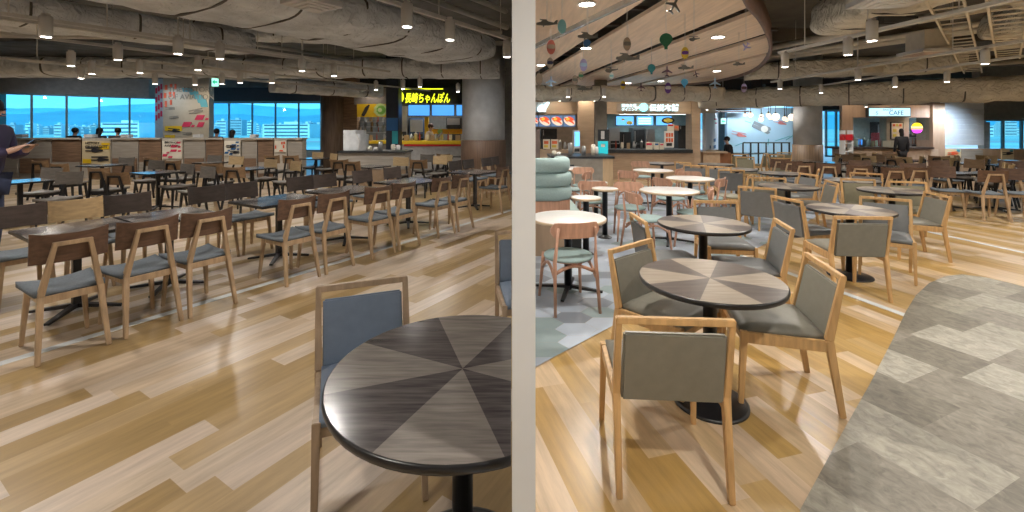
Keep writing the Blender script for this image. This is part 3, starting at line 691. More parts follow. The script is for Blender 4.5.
# grey pillar with posters
Y = 12.6
st(MB().b2((at(595, 0, Y).x, Y, 0), (at(607, 0, Y).x, Y + .15, 3.9)), 'pillar', mat('taupe_pillar', (.20, .175, .14), .6), 'square taupe pillar with a black and a teal poster', 'pillar')
pq = [o for o in COL.objects if o.get('label', '').startswith('square taupe')][0]
rect(598, 129.5, 609, 141, Y - .03, .025, 'poster', M_DARK, pq); rect(598, 141.2, 608, 154, Y - .03, .025, 'poster', emis('teal_light', (.02, .45, .50), .7), pq)
rect(601, 131, 604.5, 139, Y - .035, .01, 'print', M_FIX, pq); rect(601, 144, 605, 147, Y - .035, .01, 'print', M_PAPER, pq)
# stall with glowing blue-white sign
Y = 13.8
rstruct(607, 97.5, 694, Y, .25, 'wall_front', M_FASC, 'wood fascia carrying the glowing round-badge sign', 'wall', py1=114)
rstruct(692, 96, 700.5, Y - .05, .5, 'wall_front', M_FASC, 'wood pier at the end of the sign stall', 'wall')
rstruct(606, 110, 694, Y + 2.6, .2, 'wall_front', mat('kitchen_cyan', (.36, .50, .52), .4), 'pale teal kitchen wall behind the sign stall', 'wall')
sg = rect(617, 103.6, 676, 111.2, Y - .06, .03, 'stall_sign', mat('sign_back', (.40, .32, .26), .6), label='row of glowing white blue characters with a round badge', cat='sign')
text('築地食堂', at(621.5, 107.0, Y - .1), .115, M_WS, sg, bold=.0, ext=.004); text('ダイニング', at(621.5, 110.6, Y - .1), .10, M_WS, sg, bold=.0, sx=1.0, ext=.004)
rect(636, 107, 640, 108.2, Y - .1, .02, 'lettering', M_WS, sg)
MB().vprism([(.128 * math.cos(i * PI / 14), .128 * math.sin(i * PI / 14)) for i in range(28)], at(643.6, 107.3, Y - .1), .04).build('badge', emis('badge_cyan', (.25, .85, .95), 1.6), sg)
text('伝説本舗', at(649.5, 110.6, Y - .1), .235, M_WS, sg, bold=.002, sx=.95, ext=.004)
for i, (x0, x1) in enumerate([(616, 634), (636.5, 653.5), (656, 672)]):
    s_ = rect(x0, 116, x1, 125.5, Y + .15, .06, 'hanging_menu_screen', M_DARK, label='bright blue menu screen under the glowing sign, %s from the taupe pillar' % ORD[i], cat='screen', group='blue menu screens of the sign stall')
    rect(x0 + .3, 116.3, x1 - .3, 125.2, Y + .14, .01, 'display', emis('menu_blue_%d' % i, (.10, .36, .85), 1.25), s_)
    if i == 0:
        for px, py, r_ in ((623, 119.5, .04), (629.5, 122.8, .075)): MB().vprism([(r_ * 1.3 * math.cos(j * PI / 8), r_ * .8 * math.sin(j * PI / 8)) for j in range(16)], at(px, py, Y + .13), .006).build('picture', RW[2], s_)
    if i == 1:
        for j in range(4): rect(638.5, 118 + j * 1.8, 651, 118.6 + j * 1.8, Y + .13, .006, 'menu_line', M_WS, s_)
    if i == 2: 
        MB().vprism([(.20 * math.cos(j * PI / 8), .10 * math.sin(j * PI / 8)) for j in range(16)], at(668, 120.5, Y + .12), .02).build('picture', M_DARK, s_)
        MB().vprism([(.14 * math.cos(j * PI / 8), .06 * math.sin(j * PI / 8)) for j in range(16)], at(668, 120.5, Y + .10), .02).build('picture', RW[2], s_)
rect(620, 113.8, 690, 114.6, Y + 1.5, .1, 'ceiling_light', emis('tube', (.75, .95, 1), 1.5), label='strip light inside the sign stall kitchen', cat='light')
c = MB().b2((at(607, 0, Y).x, Y - .1, 0), (at(693, 0, Y).x, Y + .6, at(0, 153, Y).z)).build('serving_counter', mat('counter_front_wood', (.40, .29, .20), .5, stretch=(1, 1, 8), scale=3, noise_amt=.15), label='long wood serving counter with a black top under the glowing sign', cat='counter')
rect(607, 149.6, 693, 153, Y - .16, .8, 'worktop', M_DARK, c)
machine(608, 128, 620, 144, Y + 1.7, .6, M_STEEL, 'steel cabinet at the taupe pillar end of the kitchen')
machine(622, 132, 631, 150, Y + 1.5, .6, M_DARK, 'black kitchen range below the first blue screen', door=M_DARK)
machine(633, 128, 645, 149, Y + 1.6, .6, mat('gun_steel', (.12, .14, .15), .4), 'dark steel fryer beside the kitchen range', door=M_DARK)
machine(646, 129, 655, 146, Y + 1.5, .5, M_STEEL, 'bright steel coffee machine in the sign stall')
machine(678, 125.5, 692, 131, Y + 1.0, .6, M_DARK, 'dark upper cabinet at the pier end of the kitchen', door=M_DARK)
machine(676, 132, 692, 149, Y + 1.8, .3, mat('hatch', (.25, .36, .38), .4), 'pale hatch frame at the pier end of the kitchen', name='serving_hatch', cat='hatch', door=mat('hatch_glass', (.30, .45, .50), .3))
s_ = rect(664.5, 131, 674, 147.5, Y - .12, .04, 'menu_board', M_WHITE, label='tall white menu board with rows of red dishes on the counter', cat='board')
for i in range(3):
    for j in range(2): rect(666 + i * 2.6, 133 + j * 5.2, 667.9 + i * 2.6, 136.8 + j * 5.2, Y - .13, .01, 'dish_print', RW[0], s_)
rect(666.5, 143, 672, 146, Y - .13, .01, 'dish_print', M_DARK, s_)
s_ = rect(667.5, 124, 674, 131, Y - .12, .03, 'notice', M_PAPER, label='pale notice with red heading above the tall menu board', cat='notice'); rect(668.2, 124.6, 673.3, 126, Y - .13, .01, 'heading', M_RED, s_)
s_ = rect(674.3, 125, 679, 130.5, Y - .12, .03, 'notice', mat('tan_print', (.45, .28, .2), .5), label='small tan picture beside the pale notice', cat='notice'); rect(675, 126, 678.2, 128.4, Y - .13, .01, 'picture', RW[0], s_)
for i, (x0, x1, c_) in enumerate([(646, 652.5, 'r'), (654.5, 659, 'b'), (659.8, 664, 'r')]):
    s_ = rect(x0, 142 + i * .5, x1, 149.6, Y - .12, .03, 'menu_card', M_PAPER, label='menu card standing on the black worktop, %s from the kitchen range' % ORD[i], cat='card', group='menu cards under the glowing sign')
    rect(x0 + .6, 143 + i * .5, x1 - .6, 145.2, Y - .13, .01, 'print', PM[c_], s_)
for i in range(9):
    goods(610 + i * 6.2 + rg.uniform(-1, 1), 149.6, Y + .3, i * 2 + 1, 'goods on the long counter under the glowing sign', 'on the long counter under the glowing sign', .9, z=at(0, 149.6, Y - .16).z)

# white notice wall, corridor, mural
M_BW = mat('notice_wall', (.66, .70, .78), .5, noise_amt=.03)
q0 = at(704, 0, 14.6); q1 = at(717, 0, 18.5)
dv = Vector((q1.x - q0.x, q1.y - q0.y, 0)); ang = math.atan2(dv.y, dv.x)
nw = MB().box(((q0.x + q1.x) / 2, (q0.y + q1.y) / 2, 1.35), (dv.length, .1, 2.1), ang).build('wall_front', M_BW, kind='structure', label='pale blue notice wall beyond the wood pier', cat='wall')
for t, z, w_, h_, c_ in ((.7, 1.9, .8, .05, 'r'), (.75, 1.75, .5, .05, 'r'), (.65, 1.1, .7, .12, 'b'), (.65, .85, .7, .12, 'b'), (.3, .9, .3, .1, 'b')):
    p = q0.lerp(q1, t); MB().box((p.x - .06 * math.sin(-ang), p.y - .06 * math.cos(ang), z), (w_, .012, h_), ang).build('print', PM[c_], nw)
rstruct(700, 106, 716, 14.4, .25, 'wall_front', M_WHITE, 'white bulkhead box beside the wood pier', 'wall', py1=113)
for i in range(5):
    st(MB().box((at(706 + i * 3, 0, 14 + i).x, 14.2 + i * .9, at(0, 103 + i * 2.2, 14 + i).z), (2.0, .35, .05), -.2), 'trim_%d' % (40 + i), M_DBR, 'brown canopy board over the corridor, %s from the pier' % ORD[i], 'canopy board')
rstruct(716, 105, 727.5, 19.3, .2, 'wall_front', mat('corridor_wall', (.34, .31, .27), .7), 'taupe corridor wall beside the blue mural', 'wall')
M_MUR = mat('mural_blue', (.44, .68, .86), .55, noise_amt=.12, scale=.7)
Ym = 18.2
mu = rstruct(727, 108, 804, Ym, .2, 'wall_front', M_MUR, 'light blue mural wall with a biplane drawing', 'wall')
MG = [mat('mural_grey', (.24, .29, .33), .6), mat('mural_red', (.62, .22, .22), .6), mat('mural_white', (.75, .78, .75), .6), mat('mural_green', (.12, .42, .48), .6)]
biplane_print(mu, at(761, 129, Ym - .02), 19 / F * Ym, MG[0], 0, -.42, 2.2)
MB().vprism([(.12 * math.cos(j * PI / 6) * 1.2, .1 * math.sin(j * PI / 6) * 1.4) for j in range(12)], at(764.5, 129, Ym - .04), .01).build('print', MG[2], mu)
for px, py, w_ in ((739, 135, 15), (733 + 47, 123, 13)): biplane_print(mu, at(px, py, Ym - .02), w_ / F * Ym, MG[1], 0, -.22, .45)
for (x0, y0, x1, y1) in ((775, 141, 790, 136), (768, 145, 768.6, 139), (786, 140, 797, 133), (735, 146, 745, 142), (745, 121, 751, 123)):
    a, b = at(x0, y0, Ym - .02), at(x1, y1, Ym - .02); MB().bar(a, b, .03, .02, side=(0, 1, 0)).build('print', MG[3], mu)
# rail in front of the mural
e = empty('railing', at(765, 0, 16.8) * 1, label='dark railing standing before the mural', cat='railing'); e.location = (0, 16.8, 0)
MB().b2((at(743, 0, 16.8).x, -.02, at(0, 143.3, 16.8).z), (at(790, 0, 16.8).x, .02, at(0, 143.3, 16.8).z + .04)).build('top_rail', M_BLK, e)
for i in range(7): MB().b2((at(743 + i * 7.7, 0, 16.8).x - .02, -.02, 0), (at(743 + i * 7.7, 0, 16.8).x + .02, .02, at(0, 143.3, 16.8).z)).build('post', M_BLK, e)
# corridor counter with slatted side
Y = 14.0
c = MB().b2((at(703, 0, Y).x, Y, 0), (at(720, 0, Y).x, Y + .5, at(0, 153.2, Y).z)).build('bar_counter', mat('bar_pale', (.50, .36, .24), .5), label='pale wood bar counter at the corridor mouth', cat='counter')
for i in range(7): MB().b2((at(720, 0, Y).x + i * .075, Y + .02 + i * .05, 0), (at(720, 0, Y).x + .05 + i * .075, Y + 1.1, at(0, 153.4, Y).z)).build('slat', mat('slat_red', (.30, .13, .06), .5) if i == 0 else bpy.data.materials['slat_red'], c)
MB().b2((at(702, 0, Y).x, Y - .05, at(0, 153.2, Y).z), (at(727, 0, Y).x, Y + 1.25, at(0, 151.6, Y).z)).build('worktop', M_FASC, c)
# globe lamps and yellow balloon shade
M_GLOBE = emis('globe_warm', (1, .80, .55), 1.1)
for i, (px, py, r_) in enumerate([(750.5, 115, .09), (761, 119.5, .09), (761.5, 116, .07), (768.5, 115.2, .08), (770.5, 118, .07), (775.5, 117, .14), (784.5, 118.6, .08), (786.5, 120, .07), (792, 117.4, .13), (745, 115, .06)]):
    p = at(px, py, 16.2 + (i % 3) * .3)
    e = empty('pendant_lamp', p, label='warm globe pendant before the blue mural, %s from the exit sign' % ORD[[1, 2, 3, 4, 5, 6, 7, 8, 9, 0][i]], cat='pendant lamp', group='globe pendants before the mural')
    MB().ball((0, 0, 0), r_).build('globe', M_GLOBE, e); MB().tube([(0, 0, r_ * .9), (0, 0, 3.85 - p.z)], .008, 6).build('cord', M_BLK, e); MB().lathe([(.03, r_ * .85), (.03, r_ * .85 + .06)], k=10).build('cap', M_BLK, e)
p = at(798.8, 121, 16); e = empty('balloon_lamp', p, label='yellow balloon shaped shade beside the concrete column', cat='lamp')
MB().ball((0, 0, 0), .125, (1, 1, 1.25)).build('shade', emis('balloon_yellow', (1, .72, .02), .9), e); MB().tube([(0, 0, .14), (0, 0, 3.85 - p.z)], .008, 6).build('cord', M_BLK, e)
# concrete column with wood base
Yc = 12.2; a = at(816, 0, Yc); z1 = at(0, 145, Yc).z
cp = MB().lathe([(.345, z1 - .02), (.345, 3.9)], (a.x, a.y + .35, 0), 40).build('column', M_CONC, kind='structure', label='round concrete column with a slatted wood base beside the mural', cat='column')
MB().lathe([(.365, 0), (.365, z1)], (a.x, a.y + .35, 0), 40).build('wood_base', mat('base_slats', (.22, .145, .09), .5, stretch=(20, 20, 1), scale=2, noise_amt=.3), cp)
# far window between column and cafe
window_band(3, at(829, 0, 19.4) * 1, at(852, 0, 19.4) * 1, .35, 2.4, 2, 'narrow window band between concrete column and cafe') if False else None
wa3, wb3 = Vector((at(826, 0, 19.4).x, 19.4, 0)), Vector((at(856, 0, 19.4).x, 19.4, 0))
window_band(3, wa3, wb3, .35, 2.3, 3, 'narrow window band between concrete column and cafe')
rstruct(800, 60, 960, 19.5, .2, 'wall_front', M_DBR, 'dark wall above the cafe', 'wall', py1=111)
# cafe
Y = 14.6
M_CAFE = mat('cafe_wood', (.40, .27, .19), .5, stretch=(6, 6, 1), scale=2, noise_amt=.1)
rstruct(852, 105, 945, Y, .25, 'wall_front', M_CAFE, 'brown fascia of the cafe', 'wall', py1=117.5)
rstruct(842, 105, 853, Y, .12, 'wall_front', M_CAFE, 'brown side pier of the cafe by the red shelf', 'wall')
rstruct(933, 103, 945, Y - .1, .6, 'wall_front', M_CAFE, 'brown end pier of the cafe by the white partition', 'wall')
rstruct(852, 110, 945, Y + 2.6, .2, 'wall_front', mat('cafe_back', (.42, .50, .52), .5), 'pale blue rear wall of the cafe', 'wall')
rstruct(887, 117, 909, Y - .02, .3, 'wall_front', mat('cafe_panel', (.36, .30, .23), .5), 'taupe panel in the middle of the cafe front', 'wall', z0=at(0, 148, Y).z)
sg = rect(868.5, 107.5, 911, 116.8, Y - .16, .12, 'cafe_sign', M_DARK, label='long pale lightbox sign over the cafe', cat='sign')
rect(869.3, 108.2, 910.3, 116, Y - .17, .01, 'lightbox', emis('lightbox', (.45, .78, .90), 1.0), sg)
text('S', at(876, 114.6, Y - .19), .16, MG[0], sg, ext=.003); text('CAFE', at(889, 114.8, Y - .19), .20, M_BLUEP, sg, ext=.003); text('BAKERY', at(883, 110.6, Y - .19), .09, MG[0], sg, ext=.003)
s_ = rect(891, 122, 903.5, 139.5, Y - .08, .04, 'menu_poster', M_DARK, label='tall cafe menu poster in a black frame', cat='poster')
rect(891.8, 122.8, 902.7, 138.8, Y - .09, .01, 'sheet', mat('warm_sheet', (.68, .58, .46), .5), s_)
for i in range(3): rect(893 + i * 3.2, 124, 895.2 + i * 3.2, 126.4, Y - .1, .01, 'print', RW[(i % 2) * 2], s_)
for i in range(4): rect(893 + (i % 2) * 5, 129 + (i // 2) * 5, 896.5 + (i % 2) * 5, 132 + (i // 2) * 5, Y - .1, .01, 'print', RW[2 - (i % 2)], s_)
rect(890.5, 141, 903, 147.5, Y - .3, .3, 'card_holder', M_PAPER, label='white printed card holder below the framed cafe poster', cat='card holder')
s_ = empty('round_sign', at(917, 128, Y - .3), label='round glowing sign striped yellow red and purple', cat='sign')
R_ = .165
def band(z0, z1, m):
    p = [(math.sqrt(max(0, R_ ** 2 - z ** 2)), z) for z in [z0 + (z1 - z0) * i / 6 for i in range(7)]]
    MB().vprism([(x, z) for x, z in p] + [(-x, z) for x, z in p[::-1]], (0, 0, 0), .04).build('stripe', m, s_)
band(.05, R_ * .99, emis('n_yel', (1, .72, .02), 1.3)); band(.0, .05, emis('n_lime', (.75, .9, .3), 1.3)); band(-.06, 0, emis('n_red', (1, .25, .15), 1.3)); band(-R_ * .99, -.06, emis('n_pur', (.75, .05, .95), 1.5))
c = MB().b2((at(843, 0, Y).x, Y - .15, 0), (at(934, 0, Y).x, Y + .5, at(0, 149, Y).z)).build('serving_counter', mat('cafe_front', (.46, .34, .25), .5), label='cafe counter with a thin dark top and beige front', cat='counter')
rect(842, 147.2, 934.5, 149.2, Y - .22, .8, 'worktop', M_DBR, c)
for i, (x0, x1) in enumerate([(854, 887), (909, 933)]):
    rect(x0, 118, x1, 140 if i else 147, Y + .02, .01, 'stall_window', M_CLEAR, label=['clear glass screen above the cafe till', 'clear glass screen behind the round sign'][i], cat='glass')
machine(858, 139, 865, 147, Y + .9, .4, M_FIX, 'cash till with a blue screen in the cafe', name='cash_register', cat='till', door=M_SCREEN)
machine(876, 122, 887, 139, Y + 2.2, .3, M_DARK, 'black menu board on the cafe rear wall', name='menu_board', cat='board', door=M_DARK)
machine(910, 137, 931, 147, Y + .62, .4, M_STEEL, 'glass fronted pastry case under the round sign', name='pastry_case', cat='case', door=mat('pastry', (.35, .2, .15), .4))
machine(911, 119, 920, 134, Y + 1.9, .5, mat('cafe_unit', (.2, .26, .3), .4), 'grey cafe unit behind the round sign')
machine(880, 133, 889, 147, Y + .9, .4, M_RED, 'red coffee machine behind the cafe poster', name='coffee_machine', cat='machine', door=M_DARK)
for i in range(8): goods(856 + i * 4.1, 147.2, Y + .2, i * 3, 'goods on the cafe counter', 'on the cafe counter', .8, z=at(0, 147.2, Y - .22).z)
# stand with red top
e = empty('display_rack', at(846, 0, 13.6), label='white display rack with a red header beside the cafe', cat='rack'); e.location = (at(846.5, 0, 13.6).x, 13.6, 0)
for x in (-.12, .12): MB().b2((x - .012, -.1, 0), (x + .012, .12, 1.5)).build('side_post', M_WHITE, e)
for z in (.35, .6, .85, 1.1): MB().b2((-.12, -.1, z), (.12, .12, z + .02)).build('shelf', M_WHITE, e)
MB().b2((-.14, -.1, 1.2), (.14, .1, 1.38)).build('header', M_RED, e)
# white slatted partition, wood panels, window
Yw = 14.9
sl = MB()
for i in range(9): sl.b2((at(943, 0, Yw).x, Yw + (i % 2) * .004, 1.0 + i * .17), (at(984, 0, Yw).x, Yw + .1, 1.0 + i * .17 + .165))
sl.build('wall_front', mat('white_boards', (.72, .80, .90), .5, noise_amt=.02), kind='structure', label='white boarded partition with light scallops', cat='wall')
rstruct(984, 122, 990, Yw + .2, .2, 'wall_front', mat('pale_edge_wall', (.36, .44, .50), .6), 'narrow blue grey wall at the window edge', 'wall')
wa4, wb4 = Vector((at(984, 0, 17).x, 17, 0)), Vector((at(1040, 0, 17).x, 17, 0))
window_band(4, wa4, wb4, .3, 1.6 + 7 * 17 / F, 3, 'window beside the white boarded partition')
rstruct(980, 60, 1040, 16.6, .3, 'wall_front', mat('warm_soffit', (.34, .32, .28), .6), 'grey soffit over the window beside the white partition', 'wall', py1=120)
rstruct(943, 149, 1040, Yw - .25, .3, 'wall_front', M_WOODW, 'low wood panel wall under the white partition', 'wall')
for i, (x0, x1, k) in enumerate([(945, 961, 'Q'), (1002, 1014, 'P')]):
    s_ = rect(x0, 148.5, x1, 164, Yw - .3, .04, 'hanging_poster', M_GOLD, label=['aircraft poster on the low wood wall under the white partition', 'aircraft poster on the low wood wall under the window'][i], cat='poster')
    biplane_print(s_, at((x0 + x1) / 2, 154, Yw - .32), 10 / F * Yw, M_INK if i else PM['o'], 0, .1)
    rect(x1 - 4, 149.5, x1 - 1, 152, Yw - .31, .01, 'print', PM['c'], s_)
rect(962, 150, 983, 163, Yw - .27, .02, 'wall_panel', M_WOODG, label='ash grey panel on the low wood wall beside the aircraft poster', cat='panel')
# exit signs
def exit_sign(px, py, w_, h_, Y, label):
    s_ = rect(px, py, px + w_, py + h_, Y, .05, 'exit_sign', M_FIX, label=label, cat='sign')
    rect(px + .2, py + .2, px + w_ - .2, py + h_ - .2, Y - .01, .01, 'lit_face', emis('exit_white', (.35, .95, .72), 1.1), s_)
    c_ = at(px + w_ / 2, py + h_ / 2, Y - .02); k = w_ / F * Y
    MB().vprism([(-.4 * k, 0), (-.05 * k, .35 * k), (-.05 * k, .12 * k), (.35 * k, .12 * k), (.35 * k, -.12 * k), (-.05 * k, -.12 * k), (-.05 * k, -.35 * k)], c_, .006).build('arrow', emis('exit_green', (.01, .45, .22), .8), s_)
    MB().tube([(c_.x, Y + .03, c_.z + .3 * k), (c_.x, Y + .03, 3.6)], .012, 6).build('hanger', M_FIX, s_)
exit_sign(211.5, 77.5, 7, 9, 11.5, 'green exit sign with an arrow hanging before the window wall')
exit_sign(721, 118.5, 5, 5.5, 18, 'green exit sign in the corridor beside the mural')
# ------------------------------------------------------------------ furniture prototypes (front = +y)
def arc_panel(w, h, sag, th, z0, lean=0, n=14, round_end=0, yoff=0, flare=0):
    """curved back panel, concave towards +y"""
    vs = []; fs = []
    for i in range(n + 1):
        t = -1 + 2 * i / n; x = w / 2 * t; y = yoff + sag * t * t
        hh = h / 2
        if round_end: hh *= math.sqrt(max(.04, 1 - max(0, (abs(t) - (1 - round_end)) / round_end) ** 2))
        up = flare * abs(t) ** 3
        for dz, dy in ((-hh, 0), (hh + up, 0), (hh + up, th), (-hh, th)):
            vs.append((x, y + dy + lean * -(dz), z0 + dz))
    for i in range(n):
        for q in range(4):
            r_ = (q + 1) % 4; fs.append((i * 4 + q, (i + 1) * 4 + q, (i + 1) * 4 + r_, i * 4 + r_))
    fs += [(0, 1, 2, 3), (n * 4 + 3, n * 4 + 2, n * 4 + 1, n * 4)]
    return MB().add(vs, fs)

def seat_mb(w, wf, d, z, th, dip=.012, y0=-.2, n=8, round_=.0):
    vs = []; fs = []
    for lay in (0, 1):
        for j in range(n + 1):
            v = j / n; y = y0 + d * v; ww = (w + (wf - w) * v) / 2
            if round_: ww *= (1 - max(0, abs(2 * v - 1) - .55) ** 2 * 2.2 * round_)
            for i in range(n + 1):
                u_ = -1 + 2 * i / n
                zz = z + (th if lay else 0)
                if lay: zz += dip * (u_ * u_ * .9 - .6 * math.sin(PI * v)) - (.018 if abs(u_) > .97 or v in (0, 1) else 0)
                vs.append((ww * u_, y, zz))
    N = (n + 1) ** 2
    for j in range(n):
        for i in range(n):
            a = j * (n + 1) + i; fs.append((a, a + n + 1, a + n + 2, a + 1)); fs.append((N + a, N + a + 1, N + a + n + 2, N + a + n + 1))
    for i in range(n):
        a = i; b = n * (n + 1) + i; c = i * (n + 1); d_ = c + n
        fs += [(a, a + 1, N + a + 1, N + a), (b, N + b, N + b + 1, b + 1), (c, N + c, N + c + n + 1, c + n + 1), (d_, d_ + n + 1, N + d_ + n + 1, N + d_)]
    return MB().add(vs, fs, smooth=True)

def bent_back_chair(frame, panel, seatm, w=.37, name='dining_chair'):
    """inverted-U rear frame carrying a curved back panel"""
    e = empty(name); x = w / 2 - .03
    for s_ in (-1, 1):   # rear leg and post in one piece
        MB().bar((s_ * (x + .03), -.30, 0), (s_ * x, -.215, .44), .026, .032, .036, .046).bar((s_ * x, -.215, .44), (s_ * (x - .065), -.262, .80), .036, .046, .026, .028).build('rear_leg', frame, e, bevel=.003)
        MB().bar((s_ * (x + .025), .20, 0), (s_ * (x - .005), .165, .43), .024, .026, .036, .042).build('leg', frame, e, bevel=.003)
    MB().bar((-(x - .05), -.262, .79), (x - .05, -.262, .79), .028, .028, side=(0, 1, 0)).build('top_bar', frame, e, bevel=.003)
    MB().b2((-x, -.225, .385), (x, -.20, .435)).b2((-x, .15, .385), (x, .175, .435)).bar((-x, -.21, .41), (-x, .16, .41), .02, .05).bar((x, -.21, .41), (x, .16, .41), .02, .05).build('seat_rail', frame, e, bevel=.002)
    arc_panel(w + .045, .20, .055, .014, .755, lean=.12, yoff=-.262 + .014, flare=.018).build('backrest', panel, e)
    seat_mb(w + .0, w + .04, .43, .435, .032, dip=.03, y0=-.215).build('seat', seatm, e)
    return freeze(e)

def upholstered_chair(frame, pad, w=.47, h=.79, name='upholstered_chair'):
    e = empty(name); x = w / 2
    for s_ in (-1, 1):
        MB().bar((s_ * (x - .015), -.285, 0), (s_ * (x - .012), -.215, .42), .026, .03, .032, .042).bar((s_ * (x - .012), -.215, .42), (s_ * (x - .012), -.285, h), .032, .042, .026, .026).build('rear_leg', frame, e, bevel=.003)
        MB().bar((s_ * (x - .005), .235, 0), (s_ * (x - .015), .215, .43), .024, .026, .034, .040).build('leg', frame, e, bevel=.003)
        MB().bar((s_ * (x - .014), -.21, .385), (s_ * (x - .014), .22, .395), .024, .062, side=(1, 0, 0)).build('side_rail', frame, e, bevel=.003)
    MB().bar((-(x - .002), -.285, h - .012), (x - .002, -.285, h - .012), .028, .030, side=(0, 1, 0)).build('top_rail', frame, e, bevel=.003)
    MB().b2((-x + .02, .20, .36), (x - .02, .225, .42)).build('front_rail', frame, e, bevel=.003)
    # back pad: slab following the rake
    a = Vector((0, -.222, .40)); b = Vector((0, -.278, h - .065))
    MB().bar(a, b, w - .062, .045, w - .066, .028).build('back_pad', pad, e, bevel=.008)
    seat_mb(w - .055, w - .05, .43, .405, .058, dip=-.006, y0=-.2).build('seat', pad, e)
    return freeze(e)

def plank_back_chair(frame, seatm, name='plank_back_chair'):
    e = empty(name)
    for s_ in (-1, 1):
        MB().tube([(s_ * .20, -.28, 0), (s_ * .185, -.215, .44), (s_ * .165, -.255, .74)], .017, 8, scale=[.75, 1.05, .8]).build('rear_leg', frame, e)
        MB().tube([(s_ * .205, .22, 0), (s_ * .175, .17, .43)], .017, 8, scale=[.75, 1.05]).build('leg', frame, e)
        MB().path([(s_ * .186, -.215 + .385 * t, .30 + .09 * math.sin(PI * t)) for t in [i / 8 for i in range(9)]], [(-.009, -.012), (.009, -.012), (.009, .012), (-.009, .012)]).build('side_stretcher', frame, e)
    MB().path([(-.18 + .36 * t, -.20, .34 + .06 * math.sin(PI * t)) for t in [i / 8 for i in range(9)]], [(-.009, -.013), (.009, -.013), (.009, .013), (-.009, .013)]).build('rear_stretcher', frame, e)
    arc_panel(.44, .135, .06, .018, .715, lean=.12, yoff=-.265, round_end=.22).build('backrest', frame, e)
    MB().lathe([(.19, 0), (.215, .012)], (0, -.02, .418), 28).build('seat_board', frame, e)
    MB().lathe([(.212, 0), (.222, .012), (.215, .028), (.14, .034), (.01, .036)], (0, -.02, .43), 28).build('seat', seatm, e)
    return freeze(e)

def wedge_disc(r, z0, z1, k=48, rot=0, wedges=8):
    mb = MB(); c = (0, 0, z1); vs = [(0, 0, z1)] + [(r * math.cos(2 * PI * i / k + rot), r * math.sin(2 * PI * i / k + rot), z1) for i in range(k)]
    for i in range(k):
        mb.add([vs[0], vs[1 + i], vs[1 + (i + 1) % k]], [(0, 1, 2)], mi=(i * wedges // k) % 2)
    return mb

def wedge_quad(w, d, z):
    mb = MB(); P = [(-w, -d), (0, -d), (w, -d), (w, 0), (w, d), (0, d), (-w, d), (-w, 0)]
    for i in range(8):
        a, b = P[i], P[(i + 1) % 8]
        mb.add([(0, 0, z), (a[0] / 2, a[1] / 2, z), (b[0] / 2, b[1] / 2, z)], [(0, 1, 2)], mi=i % 2)
    return mb

def round_table(D, tops, edge, base='disc', rot=0, name='round_table', h=.72):
    e = empty(name); r_ = D / 2
    t = MB().lathe([(r_ - .035, h - .034), (r_ - .004, h - .028), (r_, h - .016), (r_ - .001, h - .004), (r_ - .006, h - .001), (.01, h - .001)], k=56).build('tabletop', edge, e)
    wedge_disc(r_ - .007, 0, h, 56, rot).build('veneer', tops, e) if isinstance(tops, list) else MB().lathe([(r_ - .008, h - .001), (r_ - .010, h + .0005), (.01, h + .0005)], k=56).build('veneer', tops, e)
    MB().lathe([(.038, .02), (.038, h - .04), (.12, h - .036), (.12, h - .03)], k=20).build('column', M_BLK, e)
    if base == 'disc': MB().lathe([(r_ * .52, 0), (r_ * .52, .010), (r_ * .48, .018), (.06, .03), (.04, .05)], k=40).build('base_plate', M_BLK, e)
    else:
        for i in range(4):
            a = PI / 4 + i * PI / 2 + .2; L_ = min(.36, r_ * .9)
            MB().bar((0, 0, .05), (L_ * math.cos(a), L_ * math.sin(a), .022), .045, .032, .03, .018, side=(-math.sin(a), math.cos(a), 0)).build('foot', M_BLK, e)
    return freeze(e)

def square_table(w, d, tops, edge=None, name='square_table', h=.72):
    e = empty(name); edge = edge or M_RIM
    MB().b2((-w / 2, -d / 2, h - .028), (w / 2, d / 2, h - .001)).build('tabletop', edge, e, bevel=.004)
    wedge_quad(w - .012, d - .012, h + .0005).build('veneer', tops, e)
    MB().b2((-.028, -.028, .03), (.028, .028, h - .04)).b2((-.16, -.16, h - .04), (.16, .16, h - .03)).build('column', M_BLK, e)
    for i in range(4):
        a = i * PI / 2 + PI / 4
        MB().bar((0, 0, .055), (.34 * math.cos(a), .34 * math.sin(a), .022), .05, .036, .035, .018, side=(-math.sin(a), math.cos(a), 0)).build('foot', M_BLK, e)
    return freeze(e)

def clip_tree(o, co_, no):
    """saw a thing and its parts off along a world plane (where the partition stands)"""
    bpy.context.view_layer.update()
    for k in [o] + [c for c in COL.objects if c.parent == o]:
        if k.type != 'MESH': continue
        k.data = k.data.copy(); bm = bmesh.new(); bm.from_mesh(k.data)
        inv = k.matrix_world.inverted(); c_ = inv @ Vector(co_); n_ = (inv.to_3x3() @ Vector(no)).normalized()
        g_ = bmesh.ops.bisect_plane(bm, geom=bm.verts[:] + bm.edges[:] + bm.faces[:], plane_co=c_, plane_no=n_, clear_outer=True)
        es = [x for x in g_['geom_cut'] if isinstance(x, bmesh.types.BMEdge)]
        if es: 
            try: bmesh.ops.holes_fill(bm, edges=es)
            except Exception: pass
        bm.to_mesh(k.data); bm.free()
        if not k.data.polygons: bpy.data.objects.remove(k)

